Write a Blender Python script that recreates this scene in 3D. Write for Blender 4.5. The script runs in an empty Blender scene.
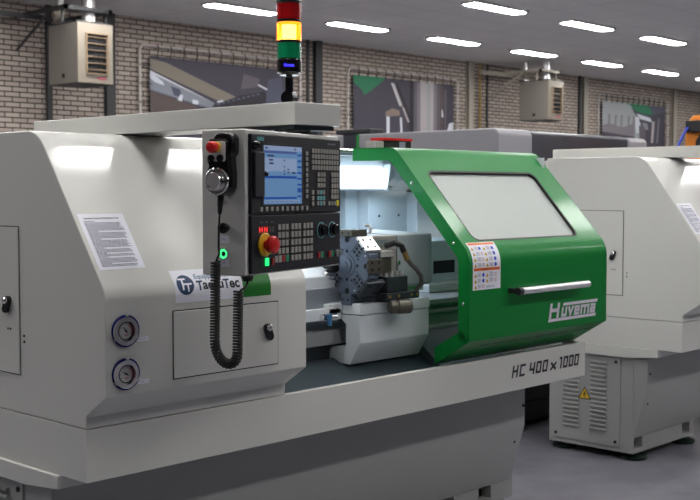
import bpy, bmesh, math, random
from mathutils import Vector, Matrix
random.seed(4)
SC = bpy.context.scene
COL = SC.collection
R = math.radians
FLOOR = 0.13

# ------------------------------------------------------------------ materials
def mat(name, col, rough=0.5, metal=0.0, coat=0.0, emit=None, estr=0.0, trans=0.0, bump=0.0, bscale=400.0,
        var=0.0, vscale=3.0, spec=0.5, ior=1.45, alpha=1.0):
    m = bpy.data.materials.new(name); m.use_nodes = True
    nt = m.node_tree; b = nt.nodes['Principled BSDF']
    b.inputs['Base Color'].default_value = (*col, 1)
    b.inputs['Roughness'].default_value = rough
    b.inputs['Metallic'].default_value = metal
    b.inputs['Coat Weight'].default_value = coat
    b.inputs['Coat Roughness'].default_value = 0.09
    b.inputs['Specular IOR Level'].default_value = spec
    b.inputs['IOR'].default_value = ior
    b.inputs['Transmission Weight'].default_value = trans
    b.inputs['Alpha'].default_value = alpha
    if emit:
        b.inputs['Emission Color'].default_value = (*emit, 1)
        b.inputs['Emission Strength'].default_value = estr
    if bump or var:
        tc = nt.nodes.new('ShaderNodeTexCoord')
        if bump:
            n = nt.nodes.new('ShaderNodeTexNoise'); n.inputs['Scale'].default_value = bscale
            n.inputs['Detail'].default_value = 2
            bp = nt.nodes.new('ShaderNodeBump'); bp.inputs['Strength'].default_value = bump
            bp.inputs['Distance'].default_value = 0.002
            nt.links.new(tc.outputs['Object'], n.inputs['Vector'])
            nt.links.new(n.outputs['Fac'], bp.inputs['Height'])
            nt.links.new(bp.outputs['Normal'], b.inputs['Normal'])
        if var:
            n2 = nt.nodes.new('ShaderNodeTexNoise'); n2.inputs['Scale'].default_value = vscale
            n2.inputs['Detail'].default_value = 5
            mx = nt.nodes.new('ShaderNodeMix'); mx.data_type = 'RGBA'
            mx.inputs['A'].default_value = (*[c * (1 - var) for c in col], 1)
            mx.inputs['B'].default_value = (*[min(1, c * (1 + var)) for c in col], 1)
            nt.links.new(tc.outputs['Object'], n2.inputs['Vector'])
            nt.links.new(n2.outputs['Fac'], mx.inputs['Factor'])
            nt.links.new(mx.outputs['Result'], b.inputs['Base Color'])
    return m

def srgb(r, g, b):
    f = lambda c: (c / 255 / 12.92) if c / 255 <= 0.04045 else ((c / 255 + 0.055) / 1.055) ** 2.4
    return (f(r), f(g), f(b))

M = {}
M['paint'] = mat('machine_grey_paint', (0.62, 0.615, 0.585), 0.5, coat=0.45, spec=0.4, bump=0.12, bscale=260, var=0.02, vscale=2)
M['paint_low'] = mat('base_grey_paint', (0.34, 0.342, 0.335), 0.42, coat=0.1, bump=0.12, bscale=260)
M['inner'] = mat('enclosure_light_paint', (0.64, 0.68, 0.71), 0.42, coat=0.1, var=0.03, vscale=4)
M['inner_dark'] = mat('pan_blue_grey_paint', (0.050, 0.068, 0.080), 0.4, var=0.08, vscale=5)
M['cover_grey'] = mat('motor_cover_grey_paint', (0.34, 0.38, 0.40), 0.45)
M['way_grey'] = mat('ground_way_grey', (0.34, 0.35, 0.36), 0.4, var=0.05, vscale=20)
M['green'] = mat('green_paint', (0.003, 0.185, 0.032), 0.42, coat=0.12, spec=0.2, bump=0.18, bscale=220, var=0.04, vscale=6)
M['dgreen'] = mat('dark_green_cast_iron', (0.001, 0.012, 0.008), 0.5)
M['black'] = mat('black_plastic', (0.012, 0.012, 0.014), 0.45)
M['gloss_black'] = mat('glossy_black_plastic', (0.006, 0.006, 0.008), 0.18, coat=0.3)
M['panelblack'] = mat('control_panel_black', (0.008, 0.008, 0.012), 0.5, spec=0.35)
M['panelblack2'] = mat('control_panel_bezel_black', (0.014, 0.014, 0.020), 0.5, spec=0.35)
M['key'] = mat('beige_grey_keys', (0.27, 0.255, 0.235), 0.5)
M['keyteal'] = mat('teal_keys', (0.12, 0.33, 0.36), 0.5)
M['keyyellow'] = mat('yellow_key', (0.75, 0.60, 0.03), 0.45)
M['keyred'] = mat('red_key', (0.28, 0.012, 0.015), 0.45)
M['keygreen'] = mat('green_key', (0.02, 0.22, 0.12), 0.45)
M['red'] = mat('red_plastic', (0.62, 0.012, 0.012), 0.3, coat=0.2)
M['yellow'] = mat('yellow_plastic', (0.75, 0.43, 0.01), 0.4)
M['steel'] = mat('machined_steel', (0.42, 0.46, 0.50), 0.32, metal=0.7, var=0.08, vscale=30)
M['blusteel'] = mat('blue_grey_turret_steel', (0.115, 0.145, 0.20), 0.42, metal=0.35, var=0.1, vscale=40)
M['brsteel'] = mat('bright_ground_steel', (0.74, 0.74, 0.72), 0.3, metal=0.55, var=0.08, vscale=60)
M['dksteel'] = mat('dark_oiled_steel', (0.05, 0.06, 0.07), 0.4, metal=0.5, var=0.2, vscale=40)
M['olive'] = mat('dark_olive_steel', (0.10, 0.095, 0.075), 0.42, metal=0.4, var=0.15, vscale=40)
M['chrome'] = mat('chrome', (0.75, 0.74, 0.74), 0.14, metal=1.0)
M['alu'] = mat('satin_aluminium', (0.72, 0.71, 0.74), 0.28, metal=0.75)
M['wheelface'] = mat('matt_aluminium_dial', (0.42, 0.40, 0.40), 0.45, metal=0.3)
M['white'] = mat('white_paper', (0.82, 0.82, 0.90), 0.4, coat=0.1)
M['ink'] = mat('black_ink', (0.02, 0.02, 0.03), 0.6)
M['greyink'] = mat('grey_print', (0.23, 0.23, 0.30), 0.6)
M['lettering'] = mat('white_lettering', (0.70, 0.66, 0.74), 0.4)
M['navy'] = mat('navy_print', (0.010, 0.045, 0.12), 0.45)
M['midblue'] = mat('blue_print', (0.03, 0.12, 0.26), 0.45)
M['stgreen'] = mat('green_sticker', (0.008, 0.17, 0.015), 0.42)
M['palegreen'] = mat('pale_green_print', (0.50, 0.68, 0.52), 0.45)
M['orangepr'] = mat('orange_print', (0.70, 0.13, 0.015), 0.45)
M['yellowpr'] = mat('yellow_print', (0.72, 0.46, 0.02), 0.45)
M['bluepr'] = mat('blue_sign_print', (0.01, 0.06, 0.52), 0.45)
M['redpr'] = mat('red_print', (0.45, 0.10, 0.14), 0.45)
M['gap'] = mat('dark_seam', (0.02, 0.02, 0.02), 0.8)
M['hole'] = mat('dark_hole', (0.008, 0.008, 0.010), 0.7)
M['gaugeface'] = mat('gauge_face', (0.55, 0.55, 0.55), 0.5)
M['gaugeblue'] = mat('gauge_blue_rim', (0.008, 0.015, 0.16), 0.25, metal=0.3)
M['rubber'] = mat('black_rubber', (0.006, 0.006, 0.006), 0.55)
M['hose'] = mat('braided_steel_hose', (0.16, 0.15, 0.14), 0.45, metal=0.6)
M['brass'] = mat('brass_fitting', (0.45, 0.30, 0.10), 0.35, metal=0.8)
M['beige_box'] = mat('beige_cast_housing', (0.33, 0.32, 0.29), 0.45, coat=0.05)
M['glass'] = mat('door_safety_glass', (0.74, 0.78, 0.75), 0.5, trans=0.55, spec=0.25, coat=0.0)
M['blind'] = mat('grey_inner_guard', (0.42, 0.44, 0.42), 0.5)
M['screen'] = mat('screen_blue', (0.02, 0.03, 0.05), 0.2, emit=srgb(120, 165, 215), estr=0.30)
M['screen2'] = mat('screen_lilac_bar', (0.02, 0.03, 0.05), 0.2, emit=srgb(90, 105, 170), estr=0.3)
M['screen3'] = mat('screen_dark_blue_bar', (0.02, 0.03, 0.05), 0.2, emit=srgb(25, 70, 150), estr=0.45)
M['screen4'] = mat('screen_grey_field', (0.02, 0.03, 0.05), 0.2, emit=srgb(150, 170, 205), estr=0.38)
M['scrink'] = mat('screen_text', (0.01, 0.01, 0.02), 0.4, emit=(0.005, 0.01, 0.06), estr=0.4)
M['seg'] = mat('red_segment_display', (0.2, 0, 0), 0.4, emit=(1.0, 0.03, 0.03), estr=0.6)
M['segoff'] = mat('unlit_segment_display', (0.06, 0.05, 0.05), 0.4)
M['ledgreen'] = mat('green_led', (0.0, 0.4, 0.1), 0.3, emit=(0.02, 0.8, 0.18), estr=0.9)
M['ledring'] = mat('green_ring_led', (0.0, 0.4, 0.1), 0.3, emit=(0.06, 0.8, 0.25), estr=0.9)
M['siemens'] = mat('teal_logo_print', (0.10, 0.38, 0.40), 0.5)
M['lensred'] = mat('red_lens', (0.42, 0.005, 0.008), 0.12, coat=0.5, trans=0.25)
M['lensamber'] = mat('lit_amber_lens', (1.0, 0.42, 0.04), 0.12, trans=0.9, ior=1.1, emit=(1.0, 0.24, 0.015), estr=0.9)
M['lensamber2'] = mat('lit_amber_core', (1, .7, .2), 0.2, emit=(1.0, 0.72, 0.32), estr=4.5)
M['lensgreen'] = mat('green_lens', (0.006, 0.30, 0.12), 0.12, coat=0.5, trans=0.25)
M['blueglow'] = mat('lit_blue_print', (0.01, 0.01, 0.5), 0.3, emit=(0.04, 0.03, 1.0), estr=1.6)
M['lamp'] = mat('work_lamp_diffuser', (0.9, 0.95, 1), 0.3, emit=(0.72, 0.87, 1.0), estr=2.4)
M['ceil_light'] = mat('ceiling_lamp_diffuser', (0.9, 0.9, 0.9), 0.4, emit=(1.0, 0.99, 0.97), estr=26.0)
M['white_metal'] = mat('white_metal', (0.62, 0.62, 0.62), 0.45)
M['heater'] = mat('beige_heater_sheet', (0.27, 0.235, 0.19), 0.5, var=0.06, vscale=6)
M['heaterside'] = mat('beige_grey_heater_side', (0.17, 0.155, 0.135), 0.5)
M['louvre'] = mat('brown_louvre', (0.28, 0.20, 0.13), 0.5)
M['flue'] = mat('galvanised_flue', (0.65, 0.64, 0.64), 0.3, metal=0.8)
M['darksteel'] = mat('dark_painted_steel', (0.035, 0.035, 0.038), 0.6)
M['cream'] = mat('cream_column_paint', (0.34, 0.31, 0.26), 0.6)
M['pipe'] = mat('galvanised_pipe', (0.50, 0.46, 0.44), 0.45, metal=0.4)
M['gaspipe'] = mat('yellow_gas_pipe', (0.30, 0.19, 0.05), 0.5)
M['bgrey'] = mat('lilac_grey_sheet', (0.21, 0.205, 0.225), 0.45, coat=0.1)
M['bblack'] = mat('blue_black_sheet', (0.018, 0.020, 0.030), 0.35, coat=0.1)
M['bgreen'] = mat('green_stripe_paint', (0.01, 0.20, 0.03), 0.45)
M['orange'] = mat('orange_robot_paint', (0.62, 0.19, 0.015), 0.4, coat=0.2)
M['bluecable'] = mat('blue_cable', (0.02, 0.05, 0.42), 0.45)
# poster inks
for k, c in dict(p_dark=(62, 58, 70), p_darker=(38, 35, 42), p_beige=(124, 116, 104), p_steel=(128, 132, 142), p_light=(200, 202, 212),
                 p_blue=(74, 76, 94), p_brown=(84, 72, 70), p_green=(30, 112, 78), p_lgreen=(120, 160, 142), p_grey=(120, 114, 120),
                 p_silver=(168, 160, 162), p_pale=(150, 154, 156), p_tan=(128, 112, 102), p_mid=(92, 86, 94)).items():
    M[k] = mat('poster_ink_' + k[2:], srgb(*c), 0.6)

def brick_mat():
    m = bpy.data.materials.new('brick_wall'); m.use_nodes = True
    nt = m.node_tree; b = nt.nodes['Principled BSDF']; b.inputs['Roughness'].default_value = 0.85
    tc = nt.nodes.new('ShaderNodeTexCoord'); mp = nt.nodes.new('ShaderNodeMapping')
    mp.inputs['Rotation'].default_value = (R(90), 0, 0)
    br = nt.nodes.new('ShaderNodeTexBrick')
    br.inputs['Scale'].default_value = 1.0
    br.inputs['Brick Width'].default_value = 0.215; br.inputs['Row Height'].default_value = 0.0655
    br.inputs['Mortar Size'].default_value = 0.0085; br.inputs['Mortar Smooth'].default_value = 0.15
    br.inputs['Color1'].default_value = (*srgb(180, 168, 158), 1); br.inputs['Color2'].default_value = (*srgb(160, 147, 138), 1)
    br.inputs['Mortar'].default_value = (*srgb(50, 43, 39), 1)
    # swizzle so the pattern lies in the XZ plane
    sx = nt.nodes.new('ShaderNodeSeparateXYZ'); cx = nt.nodes.new('ShaderNodeCombineXYZ')
    nt.links.new(tc.outputs['Object'], sx.inputs[0])
    nt.links.new(sx.outputs['X'], cx.inputs['X']); nt.links.new(sx.outputs['Z'], cx.inputs['Y'])
    nt.links.new(cx.outputs[0], br.inputs['Vector'])
    nz = nt.nodes.new('ShaderNodeTexNoise'); nz.inputs['Scale'].default_value = 0.8; nz.inputs['Detail'].default_value = 4
    hs = nt.nodes.new('ShaderNodeHueSaturation'); mr = nt.nodes.new('ShaderNodeMapRange')
    mr.inputs['To Min'].default_value = 0.82; mr.inputs['To Max'].default_value = 1.15
    nt.links.new(tc.outputs['Object'], nz.inputs['Vector']); nt.links.new(nz.outputs['Fac'], mr.inputs['Value'])
    nt.links.new(mr.outputs['Result'], hs.inputs['Value'])
    nt.links.new(br.outputs['Color'], hs.inputs['Color']); nt.links.new(hs.outputs['Color'], b.inputs['Base Color'])
    bp = nt.nodes.new('ShaderNodeBump'); bp.inputs['Strength'].default_value = 0.6; bp.inputs['Distance'].default_value = 0.01
    bp.invert = True
    nt.links.new(br.outputs['Fac'], bp.inputs['Height']); nt.links.new(bp.outputs['Normal'], b.inputs['Normal'])
    return m
M['brick'] = brick_mat()

def ceiling_mat():
    m = bpy.data.materials.new('ceiling_tiles'); m.use_nodes = True
    nt = m.node_tree; b = nt.nodes['Principled BSDF']; b.inputs['Roughness'].default_value = 0.8
    tc = nt.nodes.new('ShaderNodeTexCoord'); br = nt.nodes.new('ShaderNodeTexBrick')
    mp = nt.nodes.new('ShaderNodeMapping'); mp.inputs['Location'].default_value = (0.98, 0.10, 0)
    br.offset = 0.0
    br.inputs['Scale'].default_value = 1.0
    br.inputs['Brick Width'].default_value = 1.12; br.inputs['Row Height'].default_value = 0.6125
    br.inputs['Mortar Size'].default_value = 0.010; br.inputs['Mortar Smooth'].default_value = 0.3
    br.inputs['Color1'].default_value = (0.62, 0.61, 0.60, 1); br.inputs['Color2'].default_value = (0.605, 0.595, 0.585, 1)
    br.inputs['Mortar'].default_value = (0.42, 0.41, 0.40, 1)
    nt.links.new(tc.outputs['Object'], mp.inputs['Vector']); nt.links.new(mp.outputs[0], br.inputs['Vector'])
    nt.links.new(br.outputs['Color'], b.inputs['Base Color'])
    return m
M['ceiling'] = ceiling_mat()

def floor_mat():
    m = bpy.data.materials.new('epoxy_floor'); m.use_nodes = True
    nt = m.node_tree; b = nt.nodes['Principled BSDF']
    tc = nt.nodes.new('ShaderNodeTexCoord')
    n = nt.nodes.new('ShaderNodeTexNoise'); n.inputs['Scale'].default_value = 1.6; n.inputs['Detail'].default_value = 7
    n.inputs['Roughness'].default_value = 0.65
    cr = nt.nodes.new('ShaderNodeValToRGB')
    cr.color_ramp.elements[0].position = 0.32; cr.color_ramp.elements[0].color = (0.145, 0.143, 0.170, 1)
    cr.color_ramp.elements[1].position = 0.68; cr.color_ramp.elements[1].color = (0.235, 0.231, 0.268, 1)
    n2 = nt.nodes.new('ShaderNodeTexNoise'); n2.inputs['Scale'].default_value = 9; n2.inputs['Detail'].default_value = 4
    mr = nt.nodes.new('ShaderNodeMapRange'); mr.inputs['To Min'].default_value = 0.28; mr.inputs['To Max'].default_value = 0.5
    nt.links.new(tc.outputs['Object'], n.inputs['Vector']); nt.links.new(tc.outputs['Object'], n2.inputs['Vector'])
    nt.links.new(n.outputs['Fac'], cr.inputs['Fac']); nt.links.new(cr.outputs['Color'], b.inputs['Base Color'])
    nt.links.new(n2.outputs['Fac'], mr.inputs['Value']); nt.links.new(mr.outputs['Result'], b.inputs['Roughness'])
    return m
M['floor'] = floor_mat()

# ------------------------------------------------------------------ mesh building
class MB:
    """collects shapes and links them as ONE mesh object"""
    def __init__(s): s.v = []; s.f = []; s.m = []; s.mats = []
    def mi(s, m):
        if m not in s.mats: s.mats.append(m)
        return s.mats.index(m)
    def add(s, vs, fs, m=None):
        o = len(s.v); k = s.mi(m)
        s.v += [Vector(v) for v in vs]
        for f in fs: s.f.append([i + o for i in f]); s.m.append(k)
        return s
    def box(s, a, b, m=None):
        (x0, y0, z0), (x1, y1, z1) = a, b
        vs = [(x0, y0, z0), (x1, y0, z0), (x1, y1, z0), (x0, y1, z0), (x0, y0, z1), (x1, y0, z1), (x1, y1, z1), (x0, y1, z1)]
        return s.add(vs, [(0, 3, 2, 1), (4, 5, 6, 7), (0, 1, 5, 4), (1, 2, 6, 5), (2, 3, 7, 6), (3, 0, 4, 7)], m)
    def obox(s, c, ax, ay, az, m=None):
        """box centred at c with half-axis vectors"""
        c, ax, ay, az = map(Vector, (c, ax, ay, az)); vs = []
        for sz in (-1, 1):
            for sx, sy in ((-1, -1), (1, -1), (1, 1), (-1, 1)): vs.append(c + ax * sx + ay * sy + az * sz)
        return s.add(vs, [(0, 3, 2, 1), (4, 5, 6, 7), (0, 1, 5, 4), (1, 2, 6, 5), (2, 3, 7, 6), (3, 0, 4, 7)], m)
    def prism(s, prof, x0, x1, m=None):
        """profile of (y,z) points extruded along X"""
        n = len(prof)
        vs = [(x0, y, z) for y, z in prof] + [(x1, y, z) for y, z in prof]
        fs = [list(range(n)), list(range(2 * n - 1, n - 1, -1))] + [(i, i + n, (i + 1) % n + n, (i + 1) % n) for i in range(n)]
        return s.add(vs, fs, m)
    def poly(s, pts, m=None): return s.add(pts, [list(range(len(pts)))], m)
    def slab(s, pts, d, m=None):
        """planar polygon given thickness vector d"""
        n = len(pts); d = Vector(d)
        vs = [Vector(p) for p in pts] + [Vector(p) + d for p in pts]
        return s.add(vs, [list(range(n)), list(range(2 * n - 1, n - 1, -1))] + [(i, i + n, (i + 1) % n + n, (i + 1) % n) for i in range(n)], m)
    def cyl(s, p, q, r0, r1=None, n=24, m=None, caps=True):
        p, q = Vector(p), Vector(q); r1 = r0 if r1 is None else r1
        d = (q - p).normalized(); a = d.orthogonal().normalized(); b = d.cross(a)
        vs = []
        for c, r in ((p, r0), (q, r1)):
            for i in range(n):
                t = 2 * math.pi * i / n; vs.append(c + a * r * math.cos(t) + b * r * math.sin(t))
        fs = [(i, (i + 1) % n, (i + 1) % n + n, i + n) for i in range(n)]
        if caps: fs += [list(range(n - 1, -1, -1)), list(range(n, 2 * n))]
        return s.add(vs, fs, m)
    def lathe(s, p, d, prof, n=28, m=None):
        """profile (r, t) along axis d from p"""
        p = Vector(p); d = Vector(d).normalized(); a = d.orthogonal().normalized(); b = d.cross(a); vs = []
        for r, t in prof:
            for i in range(n):
                th = 2 * math.pi * i / n; vs.append(p + d * t + a * r * math.cos(th) + b * r * math.sin(th))
        fs = []
        for k in range(len(prof) - 1):
            for i in range(n): fs.append((k * n + i, k * n + (i + 1) % n, (k + 1) * n + (i + 1) % n, (k + 1) * n + i))
        fs += [list(range(n - 1, -1, -1)), list(range((len(prof) - 1) * n, len(prof) * n))]
        return s.add(vs, fs, m)
    def ring(s, c, d, r0, r1, h, n=28, m=None):
        """flat annulus with height h along d"""
        c = Vector(c); d = Vector(d).normalized(); a = d.orthogonal().normalized(); b = d.cross(a); vs = []
        for r, t in ((r0, 0), (r1, 0), (r1, h), (r0, h)):
            for i in range(n):
                th = 2 * math.pi * i / n; vs.append(c + d * t + a * r * math.cos(th) + b * r * math.sin(th))
        fs = []
        for k in range(4):
            for i in range(n): fs.append((k * n + i, k * n + (i + 1) % n, ((k + 1) % 4) * n + (i + 1) % n, ((k + 1) % 4) * n + i))
        return s.add(vs, fs, m)
    def tube(s, pts, r, n=8, m=None):
        pts = [Vector(p) for p in pts]; vs = []; N = len(pts)
        t0 = (pts[1] - pts[0]).normalized(); a = t0.orthogonal().normalized()
        for i, p in enumerate(pts):
            t = (pts[min(i + 1, N - 1)] - pts[max(i - 1, 0)]).normalized()
            a = (a - t * a.dot(t)).normalized(); b = t.cross(a); rr = r[i] if isinstance(r, (list, tuple)) else r
            for k in range(n):
                th = 2 * math.pi * k / n; vs.append(p + a * rr * math.cos(th) + b * rr * math.sin(th))
        fs = [(i * n + k, i * n + (k + 1) % n, (i + 1) * n + (k + 1) % n, (i + 1) * n + k) for i in range(N - 1) for k in range(n)]
        fs += [list(range(n - 1, -1, -1)), list(range((N - 1) * n, N * n))]
        return s.add(vs, fs, m)
    def build(s, name, m=None, parent=None, bevel=0.0, seg=2, smooth=True):
        me = bpy.data.meshes.new(name)
        org = Vector((0, 0, 0))
        pl = parent_loc(parent)
        me.from_pydata([tuple(v - pl) for v in s.v], [], s.f)
        mats = s.mats if s.mats else [m]
        if s.mats and None in s.mats: mats = [x or m for x in s.mats]
        for x in mats: me.materials.append(M[x] if isinstance(x, str) else x)
        if s.mats:
            for p, k in zip(me.polygons, s.m): p.material_index = k
        bm = bmesh.new(); bm.from_mesh(me); bmesh.ops.recalc_face_normals(bm, faces=bm.faces); bm.to_mesh(me); bm.free()
        if smooth:
            for p in me.polygons: p.use_smooth = True
            me.set_sharp_from_angle(angle=R(25))
        o = bpy.data.objects.new(name, me); COL.objects.link(o)
        if parent: o.parent = parent
        if bevel:
            md = o.modifiers.new('edge', 'BEVEL'); md.width = bevel; md.segments = seg; md.limit_method = 'ANGLE'
            md.angle_limit = R(30); md.harden_normals = bool(smooth)
        return o

def parent_loc(p):
    v = Vector((0, 0, 0))
    while p is not None:
        v += p.location; p = p.parent
    return v

def thing(name, label, cat, loc=(0, 0, 0), group=None):
    o = bpy.data.objects.new(name, None); COL.objects.link(o); o.location = loc; o.empty_display_size = 0.1
    o['label'] = label; o['category'] = cat
    if group: o['group'] = group
    return o

def copy_tree(o, parent=None, skip=()):
    c = o.copy(); COL.objects.link(c); c.parent = parent
    for ch in [x for x in o.children if x.name.split('.')[0] not in skip]: copy_tree(ch, c, skip)
    return c

def struct(mb, name, m, **k):
    o = mb.build(name, m, None, **k); o['kind'] = 'structure'; return o

def fillet(pts, radii, n=6):
    """round the corners of an open 2D polyline; radii per vertex"""
    out = []
    for i, p in enumerate(pts):
        r = radii[i]
        if r == 0 or i in (0, len(pts) - 1): out.append(tuple(p)); continue
        P, A, B = Vector(p), Vector(pts[i - 1]), Vector(pts[i + 1])
        u = (A - P).normalized(); v = (B - P).normalized(); ang = u.angle(v); T = r / math.tan(ang / 2)
        c = P + (u + v).normalized() * (r / math.sin(ang / 2)); s = P + u * T; e = P + v * T
        a0 = math.atan2(s.y - c.y, s.x - c.x); a1 = math.atan2(e.y - c.y, e.x - c.x)
        d = (a1 - a0 + math.pi) % (2 * math.pi) - math.pi
        for k in range(n + 1): out.append((c.x + r * math.cos(a0 + d * k / n), c.y + r * math.sin(a0 + d * k / n)))
    return out

class Path:
    """arc-length lookup on a (y,z) polyline, with outward offset"""
    def __init__(s, pts):
        s.p = [Vector(q) for q in pts]; s.L = [0]
        for i in range(1, len(s.p)): s.L.append(s.L[-1] + (s.p[i] - s.p[i - 1]).length)
    def at(s, t, off=0):
        i = 1
        while i < len(s.L) - 1 and s.L[i] < t: i += 1
        a, b = s.p[i - 1], s.p[i]; d = (b - a).normalized(); k = t - s.L[i - 1]
        n = Vector((-d.y, d.x)); q = a + d * k + n * off
        return q.x, q.y
    def t_at_z(s, z):
        for i in range(1, len(s.p)):
            if s.p[i].y >= z: return s.L[i - 1] + (z - s.p[i - 1].y) / (s.p[i].y - s.p[i - 1].y) * (s.L[i] - s.L[i - 1])
        return s.L[-1]

def text_tris(txt, size=1.0, bold=0.0, shear=0.0, xs=1.0, space=1.0):
    """text as 2D vertices + faces, starting at the origin"""
    cu = bpy.data.curves.new('lettering', 'FONT'); cu.body = txt; cu.size = size; cu.offset = bold; cu.shear = shear
    cu.space_character = space; cu.resolution_u = 3
    o = bpy.data.objects.new('lettering', cu); COL.objects.link(o)
    bpy.context.view_layer.update()
    me = bpy.data.meshes.new_from_object(o.evaluated_get(bpy.context.evaluated_depsgraph_get()))
    vs = [(v.co.x * xs, v.co.y) for v in me.vertices]; fs = [list(p.vertices) for p in me.polygons]
    bpy.data.objects.remove(o); bpy.data.curves.remove(cu); bpy.data.meshes.remove(me)
    return vs, fs

def add2d(mb, vs, fs, fn, m):
    '''map 2D faces through fn, first cut where the surface bends'''
    cuts = getattr(fn, 'cuts', None)
    if cuts:
        b = bmesh.new(); bv = [b.verts.new((x, y, 0)) for x, y in vs]
        for f in fs:
            try: b.faces.new([bv[i] for i in f])
            except ValueError: pass
        y0 = min(v[1] for v in vs); y1 = max(v[1] for v in vs)
        for c in cuts:
            if y0 < c < y1: bmesh.ops.bisect_plane(b, geom=b.verts[:] + b.edges[:] + b.faces[:], plane_co=(0, c, 0), plane_no=(0, 1, 0))
        b.verts.index_update()
        vs = [(v.co.x, v.co.y) for v in b.verts]; fs = [[v.index for v in f.verts] for f in b.faces]; b.free()
    mb.add([fn(x, y) for x, y in vs], fs, m)

def put_text(mb, txt, fn, x, y, w, h, m, bold=0.0, shear=0.0, space=1.0):
    """fit text into w x h at (x,y); fn maps 2D to 3D"""
    vs, fs = text_tris(txt, 1.0, bold, shear, 1.0, space)
    if not vs: return
    x0 = min(v[0] for v in vs); x1 = max(v[0] for v in vs); y0 = min(v[1] for v in vs); y1 = max(v[1] for v in vs)
    add2d(mb, [(x + (a - x0) / (x1 - x0) * w, y + (b - y0) / (y1 - y0) * h) for a, b in vs], fs, fn, m)

GL = {'H': (['03-00', '23-20', '0H-2H'], 2), 'C': (['23-03', '03-00', '00-20'], 2), '4': (['03-0M', '0M-2M', '23-20'], 2), '0': (['03-23', '23-20', '20-00', '00-03'], 2),
      '1': (['13-10', '03-13'], 1.2), 'x': (['0H-20', '2H-00'], 2), 'u': (['0h-00', '00-20', '2h-20'], 2), 'v': (['0h-10', '2h-10'], 2),
      'e': (['20-00', '00-0h', '0h-2h', '2h-2q', '2q-0q'], 2), 'm': (['00-0h', '0h-4h', '2h-20', '4h-40'], 4), 'a': (['0h-2h', '2h-20', '20-00', '00-0q', '0q-2q'], 2)}
YV = {'0': 0, 'q': 1.1, 'M': 1.15, 'H': 1.6, 'h': 2.2, '3': 3}
def block_text(mb, txt, fn, x, y, w, h, m, sw=.32, slant=.25, gap=.9):
    '''angular stroke lettering fitted into w x h'''
    tot = 0
    for c in txt: tot += (1.0 if c == ' ' else GL[c][1] * (.6 if False else .62) + gap)
    k = w / (tot - gap); cx = 0; kh = h / 3
    for c in txt:
        if c == ' ': cx += 1.0; continue
        st, gw = GL[c]
        for q in st:
            a, b = q.split('-')
            p = Vector((float(a[0]) * .62 * k, YV[a[1]] * kh)); r_ = Vector((float(b[0]) * .62 * k, YV[b[1]] * kh))
            d = (r_ - p).normalized(); n = Vector((-d.y, d.x)); hw = sw * kh * (.9 if abs(d.x) > abs(d.y) else 1.0)
            p -= d * hw * .9; r_ += d * hw * .9
            pts = [p + n * hw, p - n * hw, r_ - n * hw, r_ + n * hw]
            mb.poly([fn(x + cx * k + v.x + slant * v.y, y + v.y) for v in pts], m)
        cx += gw * .62 + gap

def quad(mb, fn, x0, y0, x1, y1, m, nx=1, ny=1):
    if getattr(fn, 'cuts', None): return add2d(mb, [(x0, y0), (x1, y0), (x1, y1), (x0, y1)], [(0, 1, 2, 3)], fn, m)
    vs = []; fs = []
    for j in range(ny + 1):
        for i in range(nx + 1): vs.append(fn(x0 + (x1 - x0) * i / nx, y0 + (y1 - y0) * j / ny))
    for j in range(ny):
        for i in range(nx):
            a = j * (nx + 1) + i; fs.append((a, a + 1, a + nx + 2, a + nx + 1))
    mb.add(vs, fs, m)

# ------------------------------------------------------------------ the room
def build_room():
    X0, X1, Y0, Y1, H = -9.0, 30.0, -13.0, 10.6, 3.9
    struct(MB().box((X0, Y0, FLOOR - 0.1), (X1, Y1, FLOOR)), 'floor', 'floor', smooth=False)
    struct(MB().box((X0, Y0, H), (X1, Y1, H + 0.1)), 'ceiling', 'ceiling', smooth=False)
    struct(MB().box((X0, Y1, FLOOR - 0.1), (X1, Y1 + 0.2, H + 0.1)), 'wall_back', 'brick', smooth=False)
    wm = mat('plain_wall_paint', (0.14, 0.135, 0.13), 0.8)
    struct(MB().box((X1, Y0, FLOOR - 0.1), (X1 + 0.2, Y1, H + 0.1)), 'wall_right', wm, smooth=False)
    struct(MB().box((X0 - 0.2, Y0, FLOOR - 0.1), (X0, Y1, H + 0.1)), 'wall_left', wm, smooth=False)
    struct(MB().box((X0, Y0 - 0.2, FLOOR - 0.1), (X1, Y0, H + 0.1)), 'wall_front', wm, smooth=False)
    # wall columns
    k = 0
    for a, b, m, d in ((6.40, 6.47, 'darksteel', 0.05), (7.30, 7.45, 'darksteel', 0.06), (11.28, 11.43, 'darksteel', 0.08),
                       (11.13, 11.17, 'darksteel', 0.04), (15.29, 15.42, 'cream', 0.08), (19.25, 19.42, 'cream', 0.08),
                       (19.12, 19.18, 'darksteel', 0.05), (23.16, 23.31, 'cream', 0.08), (25.4, 25.5, 'darksteel', 0.06)):
        k += 1
        mb = MB()
        if d > 0.05:   # small I-section column
            mb.box((a, Y1 - d, FLOOR), (b, Y1 - d + 0.012, H)); mb.box(((a + b) / 2 - 0.01, Y1 - d + 0.012, FLOOR), ((a + b) / 2 + 0.01, Y1, H))
            mb.box((a, Y1 - 0.012, FLOOR), (b, Y1, H))
        else:
            mb.box((a, Y1 - d, FLOOR), (b, Y1, H))
        struct(mb, 'trim_%d' % k, m, smooth=False)

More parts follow.
